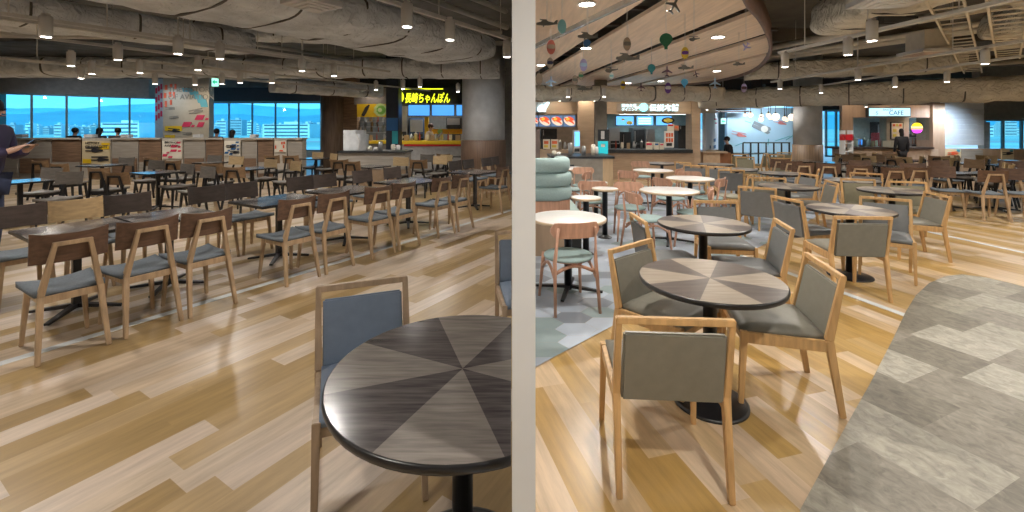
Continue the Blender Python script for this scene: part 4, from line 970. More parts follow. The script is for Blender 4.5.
C_OAK = bent_back_chair(M_OAK, M_WAL, M_SEAT)
C_OAKD = bent_back_chair(M_OAK, M_DWAL, M_SEAT)
C_BLK = bent_back_chair(M_BLK, mat('oak_panel', (.22, .135, .07), .45, stretch=(2, 14, 14), scale=3, noise_amt=.2), M_SEATB)
C_BLKP = bent_back_chair(M_BLK, mat('sand_panel', (.38, .27, .14), .5, stretch=(2, 14, 14), scale=3, noise_amt=.15), M_SEATB)
C_BLKG = bent_back_chair(M_BLK, mat('ash_panel', (.12, .105, .09), .5, stretch=(2, 14, 14), scale=3, noise_amt=.2), M_SEATB)
C_PALE = bent_back_chair(M_OAK, M_OAKL, M_SEAT)
C_UP = upholstered_chair(mat('honey_oak', (.56, .345, .15), .42, stretch=(12, 12, 1.5), scale=3, noise_amt=.18), M_GREY, w=.50, h=.78)
C_UPB = upholstered_chair(mat('faded_oak', (.42, .31, .21), .45, stretch=(12, 12, 1.5), scale=3, noise_amt=.18), M_BLUE, w=.45, h=.80)
C_UPS = upholstered_chair(bpy.data.materials['honey_oak'], mat('grey_leather', (.17, .175, .175), .42, noise_amt=.06, scale=20), w=.46, h=.80)
C_UPO = upholstered_chair(bpy.data.materials['honey_oak'], mat('olive_leather', (.22, .20, .13), .45, noise_amt=.06, scale=20), w=.46, h=.80)
C_PLK = plank_back_chair(M_ROSE, M_TEAL)
TL = [M_TD, M_TL]
M_RTD = mat('table_dark_wedge', (.105, .085, .075), .32, stretch=(3, 30, 1), scale=2, noise_amt=.25)
M_RTL = mat('table_beige_wedge', (.30, .25, .195), .34, stretch=(3, 30, 1), scale=2, noise_amt=.2)
T_RD = round_table(.80, [M_RTD, M_RTL], M_RIM, 'disc', .25)
T_RF = round_table(.95, TL, M_RIM, 'disc', .35)
T_RW = round_table(.80, M_TLT, M_EDGE, 'x')
T_SM = round_table(.38, M_TLT, M_EDGE, 'disc')
T_SA = square_table(.68, .70, TL); T_SB = square_table(.82, .72, TL)
T_SC = square_table(.66, .66, [mat('lake_dark', (.10, .095, .09), .13), mat('lake_light', (.16, .15, .14), .15)])

# ------------------------------------------------------------------ left hall placement
def LP(t, o_): return P0 + U * t + V * o_
def t_at(px, o_):
    k = (px - 512) / F; q = LP(0, o_); return (k * q.y - q.x) / (U.x - k * U.y)
au = math.atan2(U.y, U.x); RZA = math.atan2(V.y, V.x) - PI / 2    # facing +V
for i, t in enumerate([-.12, .33, .76, 1.62, 2.06, 2.72, 3.16, 3.92, 4.38]):
    place(C_OAK, LP(t, .24), RZA + rg.uniform(-.04, .04), 'oak framed chair with walnut back on the white floor line, %s from the sawn-off near table corner' % ORD[i] if False else
          'oak chair with walnut back on the white floor line, %s from the purple coat' % ORD[i], 'chair', 'oak chairs standing along the white floor line')
place(C_OAK, LP(6.05, .30), RZA, 'oak chair with walnut back tucked in beside the partition wall', 'chair', 'oak chairs standing along the white floor line')
tn = 0
for proto, t in ((T_SA, .14), (T_SA, .83), (T_SB, 1.97), (T_SB, 2.96), (T_SB, 4.16), (T_SB, 6.0)):
    place(proto, LP(t, .96), au, 'dark square table in the long row by the floor line, %s from the purple coat' % ORD[tn], 'table', 'dark square tables in the row along the floor line'); tn += 1
for i, (px, lt) in enumerate([(18, 0), (74, 1), (128, 0), (208, 0), (240, 0), (301, 0), (323, 0), (362, 0), (392, 0), (455, 0), (468, 0), (486, 0), (497, 0)]):
    t = t_at(px, 1.86)
    place(C_PALE if lt else C_OAKD, LP(t, 1.66), RZA + PI, ('pale oak backed chair facing the floor line across the near table' if lt else 'dark backed oak chair across the long table row, %s from the purple coat' % ORD[i]), 'chair', 'chairs on the far side of the long table row')

# middle and back rows: black-framed chairs
B = [  # px, top y, type (o oak, p pale, g grey), facing heading in degrees clockwise from straight away
    (50, 160, 'o', 60), (70, 163, 'o', 60), (40, 169, 'g', 200), (59, 173, 'g', 190), (109, 167, 'o', 55), (128, 171, 'o', 55), (158, 157, 'o', 60), (180, 160, 'o', 60),
    (176, 165, 'g', 215), (200, 168, 'g', 215), (214, 163, 'o', 50), (238, 166, 'o', 50), (207, 156, 'g', 200), (229, 157, 'p', 200), (150, 161, 'g', 200), (119, 158, 'g', 200),
    (276, 155, 'o', 50), (294, 155, 'o', 45), (309, 153, 'p', 210), (263, 160, 'p', 215), (287, 162, 'p', 225), (327, 154, 'p', 230), (343, 159, 'o', 10), (365, 160, 'o', 20),
    (374, 155, 'p', 210), (397, 158, 'p', 200), (420, 155, 'g', 200), (421, 159, 'o', 10), (443, 156, 'p', 205), (455, 153, 'o', 20), (474, 154, 'p', 215), (388, 154, 'g', 200)]
B.sort()
PT = {'o': C_BLK, 'p': C_BLKP, 'g': C_BLKG}; BN = {'o': 'tan oak', 'p': 'pale sand', 'g': 'dull grey'}
TBP = []
for i, (px, py, k, hd) in enumerate(B):
    y = F * .74 / (py - Y0); x = (px - 512) / F * y
    h_ = math.radians(hd - (38 if k == 'o' and px < 300 else 0)) + .35 * math.atan2(x, y)
    TBP.append((x, y))
    place(PT[k], (x, y, 0), -h_, 'black framed chair with a %s back, %s along from the purple coat' % (BN[k], ORD[i]), 'chair', 'black framed chairs in the middle of the dim hall')
for i, (px, py, w_) in enumerate([(20, 181, 1), (102, 165, 1), (158, 172, 1), (214, 162, 1), (252, 168, 1), (316, 158, 0), (370, 166, 1), (438, 158, 0), (468, 156, 0)]):
    q = G(px, py, .72)
    place(T_SC, (q.x, q.y, 0), au + (.25 if i % 2 else .1), 'glossy dark table among the black framed chairs, %s from the purple coat' % ORD[i], 'table', 'glossy tables among the black framed chairs')

# big round table and its chair in front, chair by the partition: all reach the partition and are sawn off by it
q = Vector((-.18, 1.64, 0))
tb = place(T_RF, q, 0, 'big round table with dark and light wedge veneer standing against the partition wall', 'table')
clip_tree(tb, (-.003, 0, 0), (1, 0, 0))
place(C_UPB, (-.665, 2.07, 0), -math.radians(158), 'chair with blue grey pads and faded oak frame at the big round table', 'chair')
C3 = place(C_UPB, (.13, 3.2, 0), -math.radians(172), 'blue grey padded chair half hidden by the partition wall', 'chair'); clip_tree(C3, (-.003, 0, 0), (1, 0, 0))

# ------------------------------------------------------------------ right hall placement
def put(proto, px, topy, h, rel, label, cat='chair', group=None, y=None, k=.5):
    y = y or F * (CH - h) / (topy - Y0); x = (px - 512) / F * y
    hd = math.radians(rel) + k * math.atan2(x, y)
    f = Vector((math.sin(hd), math.cos(hd), 0))
    o = place(proto, Vector((x, y, 0)) + f * .27, -hd, label, cat, group); return o
RT = [(710, 278, 'closest of all to the stone tiles'), (703, 223, 'just behind the one closest to the stone tiles'), (788, 186, 'with warm lamp reflections, beside two grey chairs'),
      (781, 173, 'behind the one with warm lamp reflections'), (850, 209, 'in the chair ring where the white floor line starts'), (851, 180, 'with a blue sheen before the concrete column'), (892, 190, 'shining white, closest to the square tables'),
      (737, 169, 'with a grey sheen between grey chairs and the bar counter'), (716, 164, 'nearest the bar counter slats')]
for i, (px, py, lb) in enumerate(RT):
    q = G(px, py, .72)
    place(T_RD, (q.x, q.y, 0), [0, .2, .9, .4, .55, .1, .7, .3, 0][i], 'dark round wedge-veneer table ' + lb, 'table', 'dark round tables in the bright hall')
q = G(662, 163, .72); place(T_RD, (q.x, q.y, 0), 0, 'dark round table before the long counter of the glowing sign stall', 'table', 'dark round tables in the bright hall')
for px, py, s_, lb in [(669, 190, 1, 'nearest, in the middle of the hexagon tiles'), (690, 178, 1, 'behind the nearest one on the hexagon tiles'), (653, 170, 1, 'before the pale counter of the glowing sign stall'), (569, 168, 0, 'against the island counter')]:
    q = G(px, py, .72); place(T_RW, (q.x, q.y, 0), .2, 'whitewashed round table ' + lb, 'table', 'whitewashed round tables')
q = G(553, 217, .72); q.x = .44; T_RW2 = round_table(.74, M_TLT, M_EDGE, 'x'); place(T_RW2, (q.x, q.y, 0), .3, 'whitewashed round table beside the partition wall under the booth', 'table', 'whitewashed round tables')
for i, (px, py) in enumerate([(562, 178), (596, 182), (605, 188), (586, 197)]):
    q = G(px, py, .72); place(T_SM, (q.x, q.y, 0), 0, 'tiny whitewashed pedestal table, %s along the booth bench from the island counter' % ORD[i], 'table', 'tiny pedestal tables along the booth')
# upholstered chairs
g_ = 'grey padded oak chairs around the dark round tables'
put(C_UP, 674, 317, .78, 4, 'taupe padded chair seen square from behind at the nearest round table', group=g_, k=.0)
put(C_UP, 640, 256, .78, 140, 'taupe padded chair on the hexagon tile side of the nearest round table', group=g_, y=3.13, k=0)
put(C_UP, 812, 262, .78, -84, 'taupe padded chair on the plank side of the nearest round table', group=g_, y=2.72, k=.2)
put(C_UPS, 640, 213, .80, 88, 'grey padded chair seen edge on between the plank back chair and second table', group=g_, y=4.0, k=0)
put(C_UPS, 716, 201, .80, 180, 'grey padded chair facing the viewer behind the second round table', group=g_, k=.3)
put(C_UPS, 772, 222, .80, -82, 'grey padded chair turned sideways at the plank side of the second table', group=g_, k=.2)
put(C_UPS, 757, 187, .80, 28, 'grey padded chair seen from behind beside the table with lamp reflections', group=g_, k=.3)
put(C_UP, 776, 178, .80, 182, 'pale seated oak chair behind the table with lamp reflections', group=g_)
put(C_UPS, 791, 198, .80, 74, 'grey padded chair with its side to the viewer at the ring table', group=g_, k=.2)
put(C_UP, 862, 214, .80, 0, 'taupe padded chair seen square from behind at the ring table', group=g_, k=.15)
put(C_UPS, 885, 198, .80, -150, 'grey padded chair between the ring table and the shining table', group=g_, k=.2)
put(C_UP, 936, 192, .80, -84, 'taupe padded chair turned sideways at the outer side of the shining table', group=g_, k=.2)
put(C_UPO, 858, 179, .80, 178, 'olive padded chair facing the viewer behind the ring table', group=g_)
put(C_UP, 848, 186, .80, 100, 'slim taupe chair seen edge on before the olive chair', group=g_) if False else None
put(C_UPS, 866, 173, .80, 200, 'grey padded chair behind the olive chair', group=g_)
put(C_UP, 824, 180, .80, -80, 'pale padded chair with seat towards the table with lamp reflections', group=g_, k=.2)
put(C_UPS, 808, 174, .80, -100, 'grey padded chair edge on behind the pale padded one', group=g_, k=.2)
put(C_UPS, 817, 169.5, .80, -60, 'grey padded chair half behind the edge-on one', group=g_, k=.2)
put(C_UPO, 908, 182, .80, 180, 'olive padded chair facing the viewer behind the shining table', group=g_)
put(C_UPS, 683, 162, .80, 50, 'grey padded chair nearest the long counter of the sign stall', group=g_)
put(C_UPS, 695, 165, .80, 8, 'grey padded chair seen from behind before the bar counter', group=g_)
put(C_UPS, 720, 166.5, .80, 30, 'grey padded chair partly behind the square-on grey one', group=g_)
put(C_UPS, 731, 169.5, .80, 2, 'grey padded chair seen square from behind on the tile edge', group=g_)
put(C_UPO, 753, 176, .80, -70, 'olive seated chair beside the square-on grey chair', group=g_)
for i, (px, py, rel) in enumerate([(738, 153, 10), (751, 153, -60), (764, 154, 20), (773, 155, 100), (786, 152, 20), (745, 157, 180), (797, 153, -40), (781, 158, 5)]):
    put(C_UPO, px, py, .80, rel, 'small olive padded chair before the mural railing, %s from the corridor' % ORD[i], group='olive chairs before the mural')
for i, (px, py) in enumerate([(745, 150), (770, 150), (789, 151)]):
    q = G(px, py + 3, .72); place(T_SC, (q.x, q.y, 0), .3, 'small square table before the mural railing, %s from the corridor' % ORD[i], 'table', 'square tables before the mural')
# plank back chairs
g_ = 'rose oak plank back chairs on the hexagon tiles'
put(C_PLK, 575, 222, .78, -14, 'rose oak plank back chair with a sage seat nearest the booth and viewer', group=g_, k=.3)
for px, py, rel, lb in [(628, 192, 72, 'with its seat under the nearest whitewashed table'), (626, 171, 40, 'seen from behind at the island counter side'), (643, 184, 182, 'facing the viewer between two whitewashed tables'), (689, 172, 182, 'facing the viewer behind the second whitewashed table'),
                        (706, 188, -75, 'seen edge on right behind the nearest grey padded chair'), (723, 178, -55, 'with a slatted look beside the square-on grey chair'), (661, 178, 60, 'half hidden behind the nearest whitewashed table'), (672, 168, -60, 'beside the table before the long counter'),
                        (580, 167, 182, 'facing the viewer at the island counter'), (592, 171, -65, 'turned towards the table at the island counter'), (581, 181, 2, 'seen from behind between the tiny tables'), (645, 161, 182, 'farthest, right before the long counter')]:
    lb = lb.replace('right behind', 'just behind').replace('right before', 'just before')
    put(C_PLK, px, py, .78, rel, 'rose oak plank back chair ' + lb, group=g_, k=.3)
put(C_PLK, 708, 197, .78, -75, 'x') if False else None
# square-table area of the right hall
g_ = 'oak chairs with walnut backs in the bright hall'
for i, (px, py, rel) in enumerate([(781, 160, 5), (793, 162, 5), (821, 164.5, -6), (837, 165, 8), (873, 167, 4), (893, 168.5, 2), (941, 169, -8), (971, 171, -4), (917, 164, 190), (950, 166, 182), (1003, 168, 188), (858, 161, 180), (985, 161, 185), (936, 161, 170)]):
    put(C_OAK, px, py, .84, rel, 'walnut backed oak chair in the square table zone, %s of them listed from the concrete column outwards' % ORD[i] if False else
        'walnut backed oak chair %s' % ['beside the slatted base of the concrete column, nearer the mural', 'directly before the slatted base of the concrete column', 'first past the concrete column', 'second past the concrete column', 'behind the olive chair, seen from behind', 'behind the shining round table, seen from behind',
            'standing free on the planks, nearer the concrete column', 'standing free on the planks, nearer the window', 'across the square table behind the shining table', 'facing the viewer across from the free-standing pair', 'facing the viewer near the window', 'facing the viewer below the cafe counter', 'facing the viewer below the white partition', 'facing the viewer below the cafe end pier'][i], group=g_, k=.45)
g_ = 'black framed chairs near the cafe and window'
bl = [(905, 158, 60), (915, 158, 60), (928, 158, -60), (942, 157, 30), (946, 158, 60), (950, 159, -50), (958, 159, -120), (964, 157, -60), (976, 158, -60), (998, 162, -70), (1007, 163, -70), (1015, 166, -60), (876, 154, 60), (884, 154, -60), (862, 154, 40), (835, 155, 190), (851, 157, -60), (868, 157, 60), (895, 156, 185), (985, 156, 185)]
for i, (px, py, rel) in enumerate(bl):
    put(C_BLKP if i % 3 else C_BLK, px, py, .84, rel, 'small black framed chair with a tan or sandy back between the cafe and the window', group=g_)
for i, (px, py, lb) in enumerate([(956, 172, 'between the free-standing oak chairs, nearer the concrete column'), (990, 173, 'between the free-standing oak chairs and the window'), (978, 163.5, 'with a bluish shine below the white partition'), (997, 160, 'with the brightest blue shine below the window'),
                                (911, 168, 'just behind the shining round table'), (912, 160, 'below the cafe end pier'), (809, 161, 'before the base of the concrete column'), (836, 162, 'with a bluish shine past the concrete column'), (856, 162.5, 'behind the olive chair'), (845, 156, 'below the red header rack'), (875, 156.5, 'below the framed cafe poster'), (880, 165, 'among the walnut backed chairs behind the shining table')]):
    q = G(px, py, .72); place(T_SC, (q.x, q.y, 0), .2 + .2 * (i % 3), 'square dark table ' + lb, 'table', 'square tables in the bright hall')

# booth: channelled sage sofa back and bench
e = empty('booth_sofa', (.0, 0, 0), label='sage green booth sofa with a ribbed high back beside the partition wall', cat='sofa')
yb = 5.6; x1 = at(566, 0, yb).x
for i, (z0, z1) in enumerate([(.70, .87), (.87, 1.04), (1.04, 1.22)]):
    xr = x1 - (.02 if i == 2 else 0)
    sec = []
    zc, hh = (z0 + z1) / 2, (z1 - z0) / 2
    pts = [(WX + .02, yb - .12 - .0, zc), (xr - .12, yb - .10, zc), (xr - .03, yb - .02, zc), (xr, yb + .14, zc), (xr - .02, yb + .34, zc)]
    MB().path(pts, [(.09 * math.copysign(abs(math.cos(j * PI / 10)) ** .6, math.cos(j * PI / 10)), hh * 1.03 * math.copysign(abs(math.sin(j * PI / 10)) ** .7, math.sin(j * PI / 10))) for j in range(20)]).build('back_cushion', M_TEAL, e)
MB().path([(WX + .02, yb - .10, .63), (x1 - .10, yb - .08, .63), (x1 + .0, yb + .0, .63), (x1 + .02, yb + .16, .63), (x1, yb + .36, .63)], [(-.05, -.08), (.05, -.08), (.05, .07), (-.05, .07)], smooth=False).build('wood_rail', M_ROSE, e)
MB().b2((WX + .01, yb - .05, 0), (x1 - .02, yb + 1.6, .56)).build('base', M_WOODW, e)
MB().b2((x1, yb + .15, .36), (x1 + .26, yb + 1.7, .48)).build('seat', mat('sage_seat', (.30, .40, .38), .8, noise_amt=.05), e, bevel=.03)
MB().b2((x1 + .02, yb + .18, 0), (x1 + .22, yb + 1.66, .35)).build('plinth', M_DARK, e)
MB().b2((.12, 7.8, 0), (at(540, 0, 7.8).x, 8.3, at(0, 130, 7.8).z)).build('booth_divider', mat('mauve_board', (.20, .16, .15), .6), label='dark mauve divider board behind the booth', cat='divider')

# ------------------------------------------------------------------ nudge the furniture so that nothing cuts into anything
def obb(o, hw, y0, y1):
    a = o.rotation_euler.z; f = Vector((-math.sin(a), math.cos(a))); r_ = Vector((math.cos(a), math.sin(a)))
    c = Vector(o.location.xy) + f * (y0 + y1) / 2
    return c, r_, f, hw, (y1 - y0) / 2
def sat(A, B):
    best = None
    for ax in (A[1], A[2], B[1], B[2]):
        ra = abs(A[1].dot(ax)) * A[3] + abs(A[2].dot(ax)) * A[4]; rb_ = abs(B[1].dot(ax)) * B[3] + abs(B[2].dot(ax)) * B[4]
        d = (B[0] - A[0]).dot(ax); pen = ra + rb_ + .006 - abs(d)
        if pen <= 0: return None
        if best is None or pen < best[0]: best = (pen, ax * (1 if d >= 0 else -1))
    return best[1] * best[0]
def circ(A, c, R):
    d = Vector(c) - A[0]; x = max(-A[3], min(A[3], d.dot(A[1]))); y = max(-A[4], min(A[4], d.dot(A[2])))
    q = A[0] + A[1] * x + A[2] * y; v = q - Vector(c)
    if v.length >= R + .006: return None
    if v.length < 1e-4: v = A[0] - Vector(c)
    return v.normalized() * (R + .006 - (q - Vector(c)).length)
CH_, TB_ = [], []
for o in list(COL.objects):
    if o.parent or o.type != 'EMPTY' or o in (tb, C3): continue
    n = o.name.split('.')[0]
    if n in ('dining_chair', 'upholstered_chair', 'plank_back_chair') and 'category' in o: CH_.append((o, {'dining_chair': .208, 'upholstered_chair': .235, 'plank_back_chair': .225}[n] + (.018 if n[0] == 'u' and o['label'].startswith('taupe') else 0)))
    if n in ('round_table', 'square_table') and 'category' in o:
        w = max(k.dimensions.x for k in COL.objects if k.parent == o and k.name.startswith('tabletop')); dd_ = max(k.dimensions.y for k in COL.objects if k.parent == o and k.name.startswith('tabletop'))
        TB_.append((o, n[0] == 'r', w / 2, dd_ / 2))
bpy.context.view_layer.update()
TB_ = []
for o in list(COL.objects):
    if o.parent or o.type != 'EMPTY' or o == tb or 'category' not in o: continue
    n = o.name.split('.')[0]
    if n in ('round_table', 'square_table'):
        k = [k for k in COL.objects if k.parent == o and k.name.startswith('tabletop')][0]
        bb = [Vector(c) for c in k.bound_box]; TB_.append((o, n[0] == 'r', max(b.x for b in bb), max(b.y for b in bb)))
STAT = [(-4.4, 11.1, -2.6, 12), (WX, 5.4, .98, 7.3), (.9, 10.9, 2.6, 12.4), (2.8, 13.5, 5.7, 14.6), (10.2, 14.2, 14, 15.5), (12, 14.5, 24, 15.5), (5.8, 13.9, 7.2, 15.4), (7.9, 12.1, 8.7, 13.0), (-1.5, 11.7, 0, 13.1), (WX - .02, 0, WX + .02, 26), (-3.6, 12.5, -3.1, 13.1), (6.9, 16.7, 10.6, 16.9)]
SO = [(Vector(((a + c) / 2, (b + d) / 2)), Vector((1, 0)), Vector((0, 1)), (c - a) / 2, (d - b) / 2) for a, b, c, d in STAT]
def mv(o, v): o.location.x += v.x; o.location.y += v.y
for it in range(140):
    full = [obb(o, w, -.31, .245) for o, w in CH_]
    n_ = 0
    for i in range(len(CH_)):
        for j in range(i + 1, len(CH_)):
            if (full[i][0] - full[j][0]).length > .75: continue
            v = sat(full[i], full[j])
            if v: mv(CH_[i][0], -v * .5); mv(CH_[j][0], v * .5); n_ += 1
    for i, (o, w) in enumerate(CH_):
        for t, rnd_, hx, hy in TB_:
            if (o.location - t.location).length > 1.2: continue
            A = obb(o, w + .01, -.33, -.2); c = t.location.xy
            if rnd_: v = circ(A, c, hx + .01)
            else:
                v = sat(obb(t, hx, -hy, hy), A)
            if v: mv(o, v); n_ += 1
            v = circ(obb(o, w, -.31, .245), c, .05)
            if v: mv(o, v); n_ += 1
        for s_ in SO:
            v = sat(s_, obb(o, w, -.31, .245))
            if v: mv(o, v); n_ += 1
    for i in range(len(TB_)):
        for j in range(i + 1, len(TB_)):
            a, b = TB_[i], TB_[j]; d = (b[0].location - a[0].location); d.z = 0
            if a[1] and b[1]: 
                g2 = a[2] + b[2] + .02 - d.length
                if g2 > 0: mv(a[0], -d.normalized() * g2 / 2); mv(b[0], d.normalized() * g2 / 2)
            elif d.length < 1.2:
                v = sat(obb(a[0], a[2], -a[3], a[3]), obb(b[0], b[2], -b[3], b[3]))
                if v: mv(a[0], -v * .5); mv(b[0], v * .5)
        for s_ in SO:
            if s_ is SO[1]: continue
            a = TB_[i]; v = sat(s_, obb(a[0], a[2], -a[3], a[3]))
            if v: mv(a[0], v)
    if not n_: break
print('relax', it, n_)
# ------------------------------------------------------------------ people
def skin_part(name, nodes, edges, m, parent=None, sub=1):
    """one continuous skinned surface: nodes [(x,y,z,r)]"""
    me = bpy.data.meshes.new(name); me.from_pydata([n[:3] for n in nodes], edges, [])
    o = bpy.data.objects.new(name, me); COL.objects.link(o)
    sk = o.modifiers.new('Skin', 'SKIN'); sk.use_smooth_shade = True
    for v, n in zip(me.skin_vertices[0].data, nodes):
        r_ = n[3]; v.radius = r_ if isinstance(r_, tuple) else (r_, r_)
    me.skin_vertices[0].data[0].use_root = True
    sb = o.modifiers.new('Sub', 'SUBSURF'); sb.levels = sub; sb.render_levels = sub
    me.materials.append(m)
    if parent: o.parent = parent
    return o
def person(loc, heading, h, top, legs, hair, label, pose='stand', longhair=False, hold=None, hands=True):
    s_ = h / 1.7; seated = pose == 'sit'
    e = empty('person', loc, -heading, label=label, cat='person'); e.scale = (s_, s_, s_)
    hip = .50 if seated else .92; sh = hip + .50
    lean = .10 if pose != 'stand' else .03
    def arm(s, reach):
        S_ = (s * .19, lean, sh)
        if reach: return [S_, (s * .25, lean + .03, sh - .27), (s * .10, lean + .27, sh - .20), (s * .055, lean + .33, sh - .16)]
        return [S_, (s * .24, lean, sh - .28), (s * .25, lean + .07, sh - .50), (s * .25, lean + .08, sh - .58)]
    def leg(s):
        if seated: return [(s * .09, .02, hip - .02), (s * .11, .42, hip), (s * .11, .44, .08), (s * .11, .54, .04)]
        return [(s * .09, 0, hip - .04), (s * .10, .02, .50), (s * .10, -.02, .09), (s * .11, .12, .035)]
    N = [(0, 0, hip, (.13, .10)), (0, lean * .5, hip + .25, (.12, .09)), (0, lean, sh - .04, (.13, .09)), (0, lean + .01, sh + .07, .05), (0, lean + .04, sh + .13, .055), (0, lean + .05, sh + .21, (.078, .095)), (0, lean + .05, sh + .29, (.06, .075))]
    E = [(i, i + 1) for i in range(6)]
    J = []
    for s in (-1, 1):
        b = len(N); a = arm(s, bool(hold) or seated)
        N += [(*a[0], .055), (*a[1], .042), (*a[2], .032), (*a[3], .034)]; E += [(2, b), (b, b + 1), (b + 1, b + 2), (b + 2, b + 3)]
        if hands:   # palm, four fingers and a thumb
            w = Vector(a[3]); d = (w - Vector(a[2])).normalized(); sd = d.cross(Vector((0, 0, 1))).normalized() if abs(d.z) < .9 else Vector((0, 1, 0))
            for k, L_ in enumerate((.055, .065, .06, .045)):
                o1 = w + d * .03 + sd * (k - 1.5) * .019; o2 = o1 + d * L_ * .6 + Vector((0, 0, -.008)); o3 = o2 + d * L_ * .45 + Vector((0, .012, -.02))
                q = len(N); N += [(*o1, .009), (*o2, .008), (*o3, .007)]; E += [(b + 3, q), (q, q + 1), (q + 1, q + 2)]
            th = w + sd * -.038 * s + d * .01; q = len(N); N += [(*th, .011), (*(th + d * .035 + Vector((0, 0, .012))), .009)]; E += [(b + 3, q), (q, q + 1)]
        J.append(a)
        b = len(N); l = leg(s)
        N += [(*l[0], .085), (*l[1], .058), (*l[2], .038), (*l[3], .035)]; E += [(0, b), (b, b + 1), (b + 1, b + 2), (b + 2, b + 3)]
    skin_part('body', N, E, M_SKIN, e)
    # face: nose, brow, mouth, ears
    f = MB(); hz_ = sh + .21; fy = lean + .05
    f.ball((0, fy + .098, hz_ - .015), .014, (.8, 1.1, 1.4), k=8)
    f.build('nose', M_SKIN, e); MB().b2((-.022, fy + .088, hz_ - .058), (.022, fy + .097, hz_ - .05)).build('mouth', mat('lips', (.35, .14, .12), .5) if 'lips' not in bpy.data.materials else bpy.data.materials['lips'], e)
    for s in (-1, 1):
        MB().ball((s * .03, fy + .085, hz_ + .015), .010, k=8).build('eye', M_INK, e); MB().ball((s * .08, fy, hz_ - .01), .02, (.5, .9, 1.4), k=8).build('ear', M_SKIN, e)
    # garments
    C = [(0, 0, hip - (.05 if not seated else 0), (.17, .14)), (0, lean * .5, hip + .25, (.165, .135)), (0, lean, sh - .05, (.18, .14)), (0, lean + .005, sh + .06, .08)]
    CE = [(0, 1), (1, 2), (2, 3)]
    for a in J:
        b = len(C); C += [(*a[0], .092), (*a[1], .068), (*a[2], .052)]; CE += [(2, b), (b, b + 1), (b + 1, b + 2)]
    skin_part('jacket', C, CE, top, e)
    C = [(0, 0, hip - .02, (.145, .12))]; CE = []
    for s in (-1, 1):
        l = leg(s); b = len(C); C += [(*l[0], .10), (*l[1], .075), (l[2][0], l[2][1], l[2][2] + .02, .062)]; CE += [(0, b), (b, b + 1), (b + 1, b + 2)]
    skin_part('trousers', C, CE, legs, e)
    for s in (-1, 1):
        l = leg(s)[2]; MB().ball((l[0], l[1] + .06, .045), .05, (.9, 2.3, .85), k=10).build('shoe', M_INK, e)
    H = MB().ball((0, fy - .018, hz_ + .042), .098, (.93, 1.05, 1.02), k=16)
    if longhair: H.ball((0, fy - .06, hz_ - .06), .085, (1, .7, 1.7), k=14)
    H.build('hair', hair, e)
    return e, s_, J, lean, sh
M_PUR = mat('purple_coat', (.030, .022, .065), .7); M_JEAN = mat('dark_jeans', (.025, .035, .08), .8)
M_COAT = mat('black_coat', (.012, .012, .016), .7); M_COATG = mat('grey_coat', (.05, .05, .05), .7); M_SHIRT = mat('cream_shirt', (.55, .48, .40), .7)
px_, py_ = -5.88, 5.0
e, s_, J, lean, sh = person((px_, py_, 0), math.radians(78), 1.86, M_PUR, M_JEAN, M_HAIR, 'standing person in a dark purple coat holding a phone', hold=True)
hd = math.radians(78); w = (Vector(J[0][3]) + Vector(J[1][3])) / 2 + Vector((0, .05, .03)); w = Vector((w.x * math.cos(-hd) - w.y * math.sin(-hd), w.x * math.sin(-hd) + w.y * math.cos(-hd), w.z)) * s_
ph = empty('smartphone', Vector((px_, py_, 0)) + w, -hd, label='dark smartphone held by the person in the purple coat', cat='phone')
MB().box((0, 0, 0), (.078, .012, .155), rx=-.9).build('case', M_DARK, ph, bevel=.003); MB().box((0, -.0055, .0045), (.07, .003, .143), rx=-.9).build('screen', emis('phone_glow', (.25, .45, .75), .8), ph)
for i, (px, top, m_, lh, hx, lb) in enumerate([(71, 127.5, M_COAT, 0, 5, 'in a black coat nearest the standing person'), (96, 127.5, M_COAT, 1, 0, 'with long dark hair in the middle of three'), (116, 127.5, M_COATG, 0, -20, 'in a grey coat looking aside'), (214, 128.5, M_COAT, 0, 0, 'in dark clothes beside the printed pillar'), (230, 129.5, M_COAT, 1, 0, 'with long dark hair farther from the printed pillar')]):
    yq = 15.2
    hgt = (CH - (top - Y0) * yq / F)   # height of the head top
    zs = hgt - 1.345
    ee, *_ = person(((px - 512) / F * yq, yq, zs), math.radians(hx), 1.7, m_, M_COAT, M_HAIR, 'seated person by the windows ' + lb, pose='sit', longhair=lh, hands=False)
    st_ = empty('stool', ((px - 512) / F * yq, yq - .02, 0), label='stool under the seated person ' + lb, cat='stool', group='stools behind the low partition')
    MB().lathe([(.15, .31 + zs), (.17, .32 + zs), (.17, .35 + zs), (.12, .365 + zs)], k=20).build('seat', M_SEATB, st_); MB().lathe([(.2, 0), (.2, .02), (.03, .03), (.03, .31 + zs)], k=20).build('pedestal', M_BLK, st_); MB().box((0, .42, zs - .02), (.34, .2, .02)).b2((-.02, 0, zs - .03), (.02, .4, zs - .01)).build('footrest', M_BLK, st_)
person(((427 - 512) / F * 15.75, 15.75, 0), math.radians(95), 1.66, M_SHIRT, M_DARK, mat('brown_cap', (.10, .05, .04), .6), 'stall worker in a cream shirt behind the noodle counter', pose='bend', hold=True)
person(((902 - 512) / F * 13.9, 13.9, 0), math.radians(18), 1.53, M_COAT, M_COAT, M_HAIR, 'customer with long dark hair and black coat at the cafe counter', longhair=True)[0].scale = (.68, .68, .88)
person(((912.5 - 512) / F * 15.6, 15.6, 0), math.radians(190), 1.50, M_DARK, M_DARK, M_HAIR, 'cafe worker in dark clothes behind the counter', hands=False)
person(((731 - 512) / F * 15.2, 15.2, 0), math.radians(-80), 1.62, M_COAT, M_COAT, M_HAIR, 'person in black sitting at the corridor bar counter', pose='sit', hands=True)
st_ = empty('stool', ((731 - 512) / F * 15.2, 15.2, 0), label='stool under the person at the corridor bar counter', cat='stool')
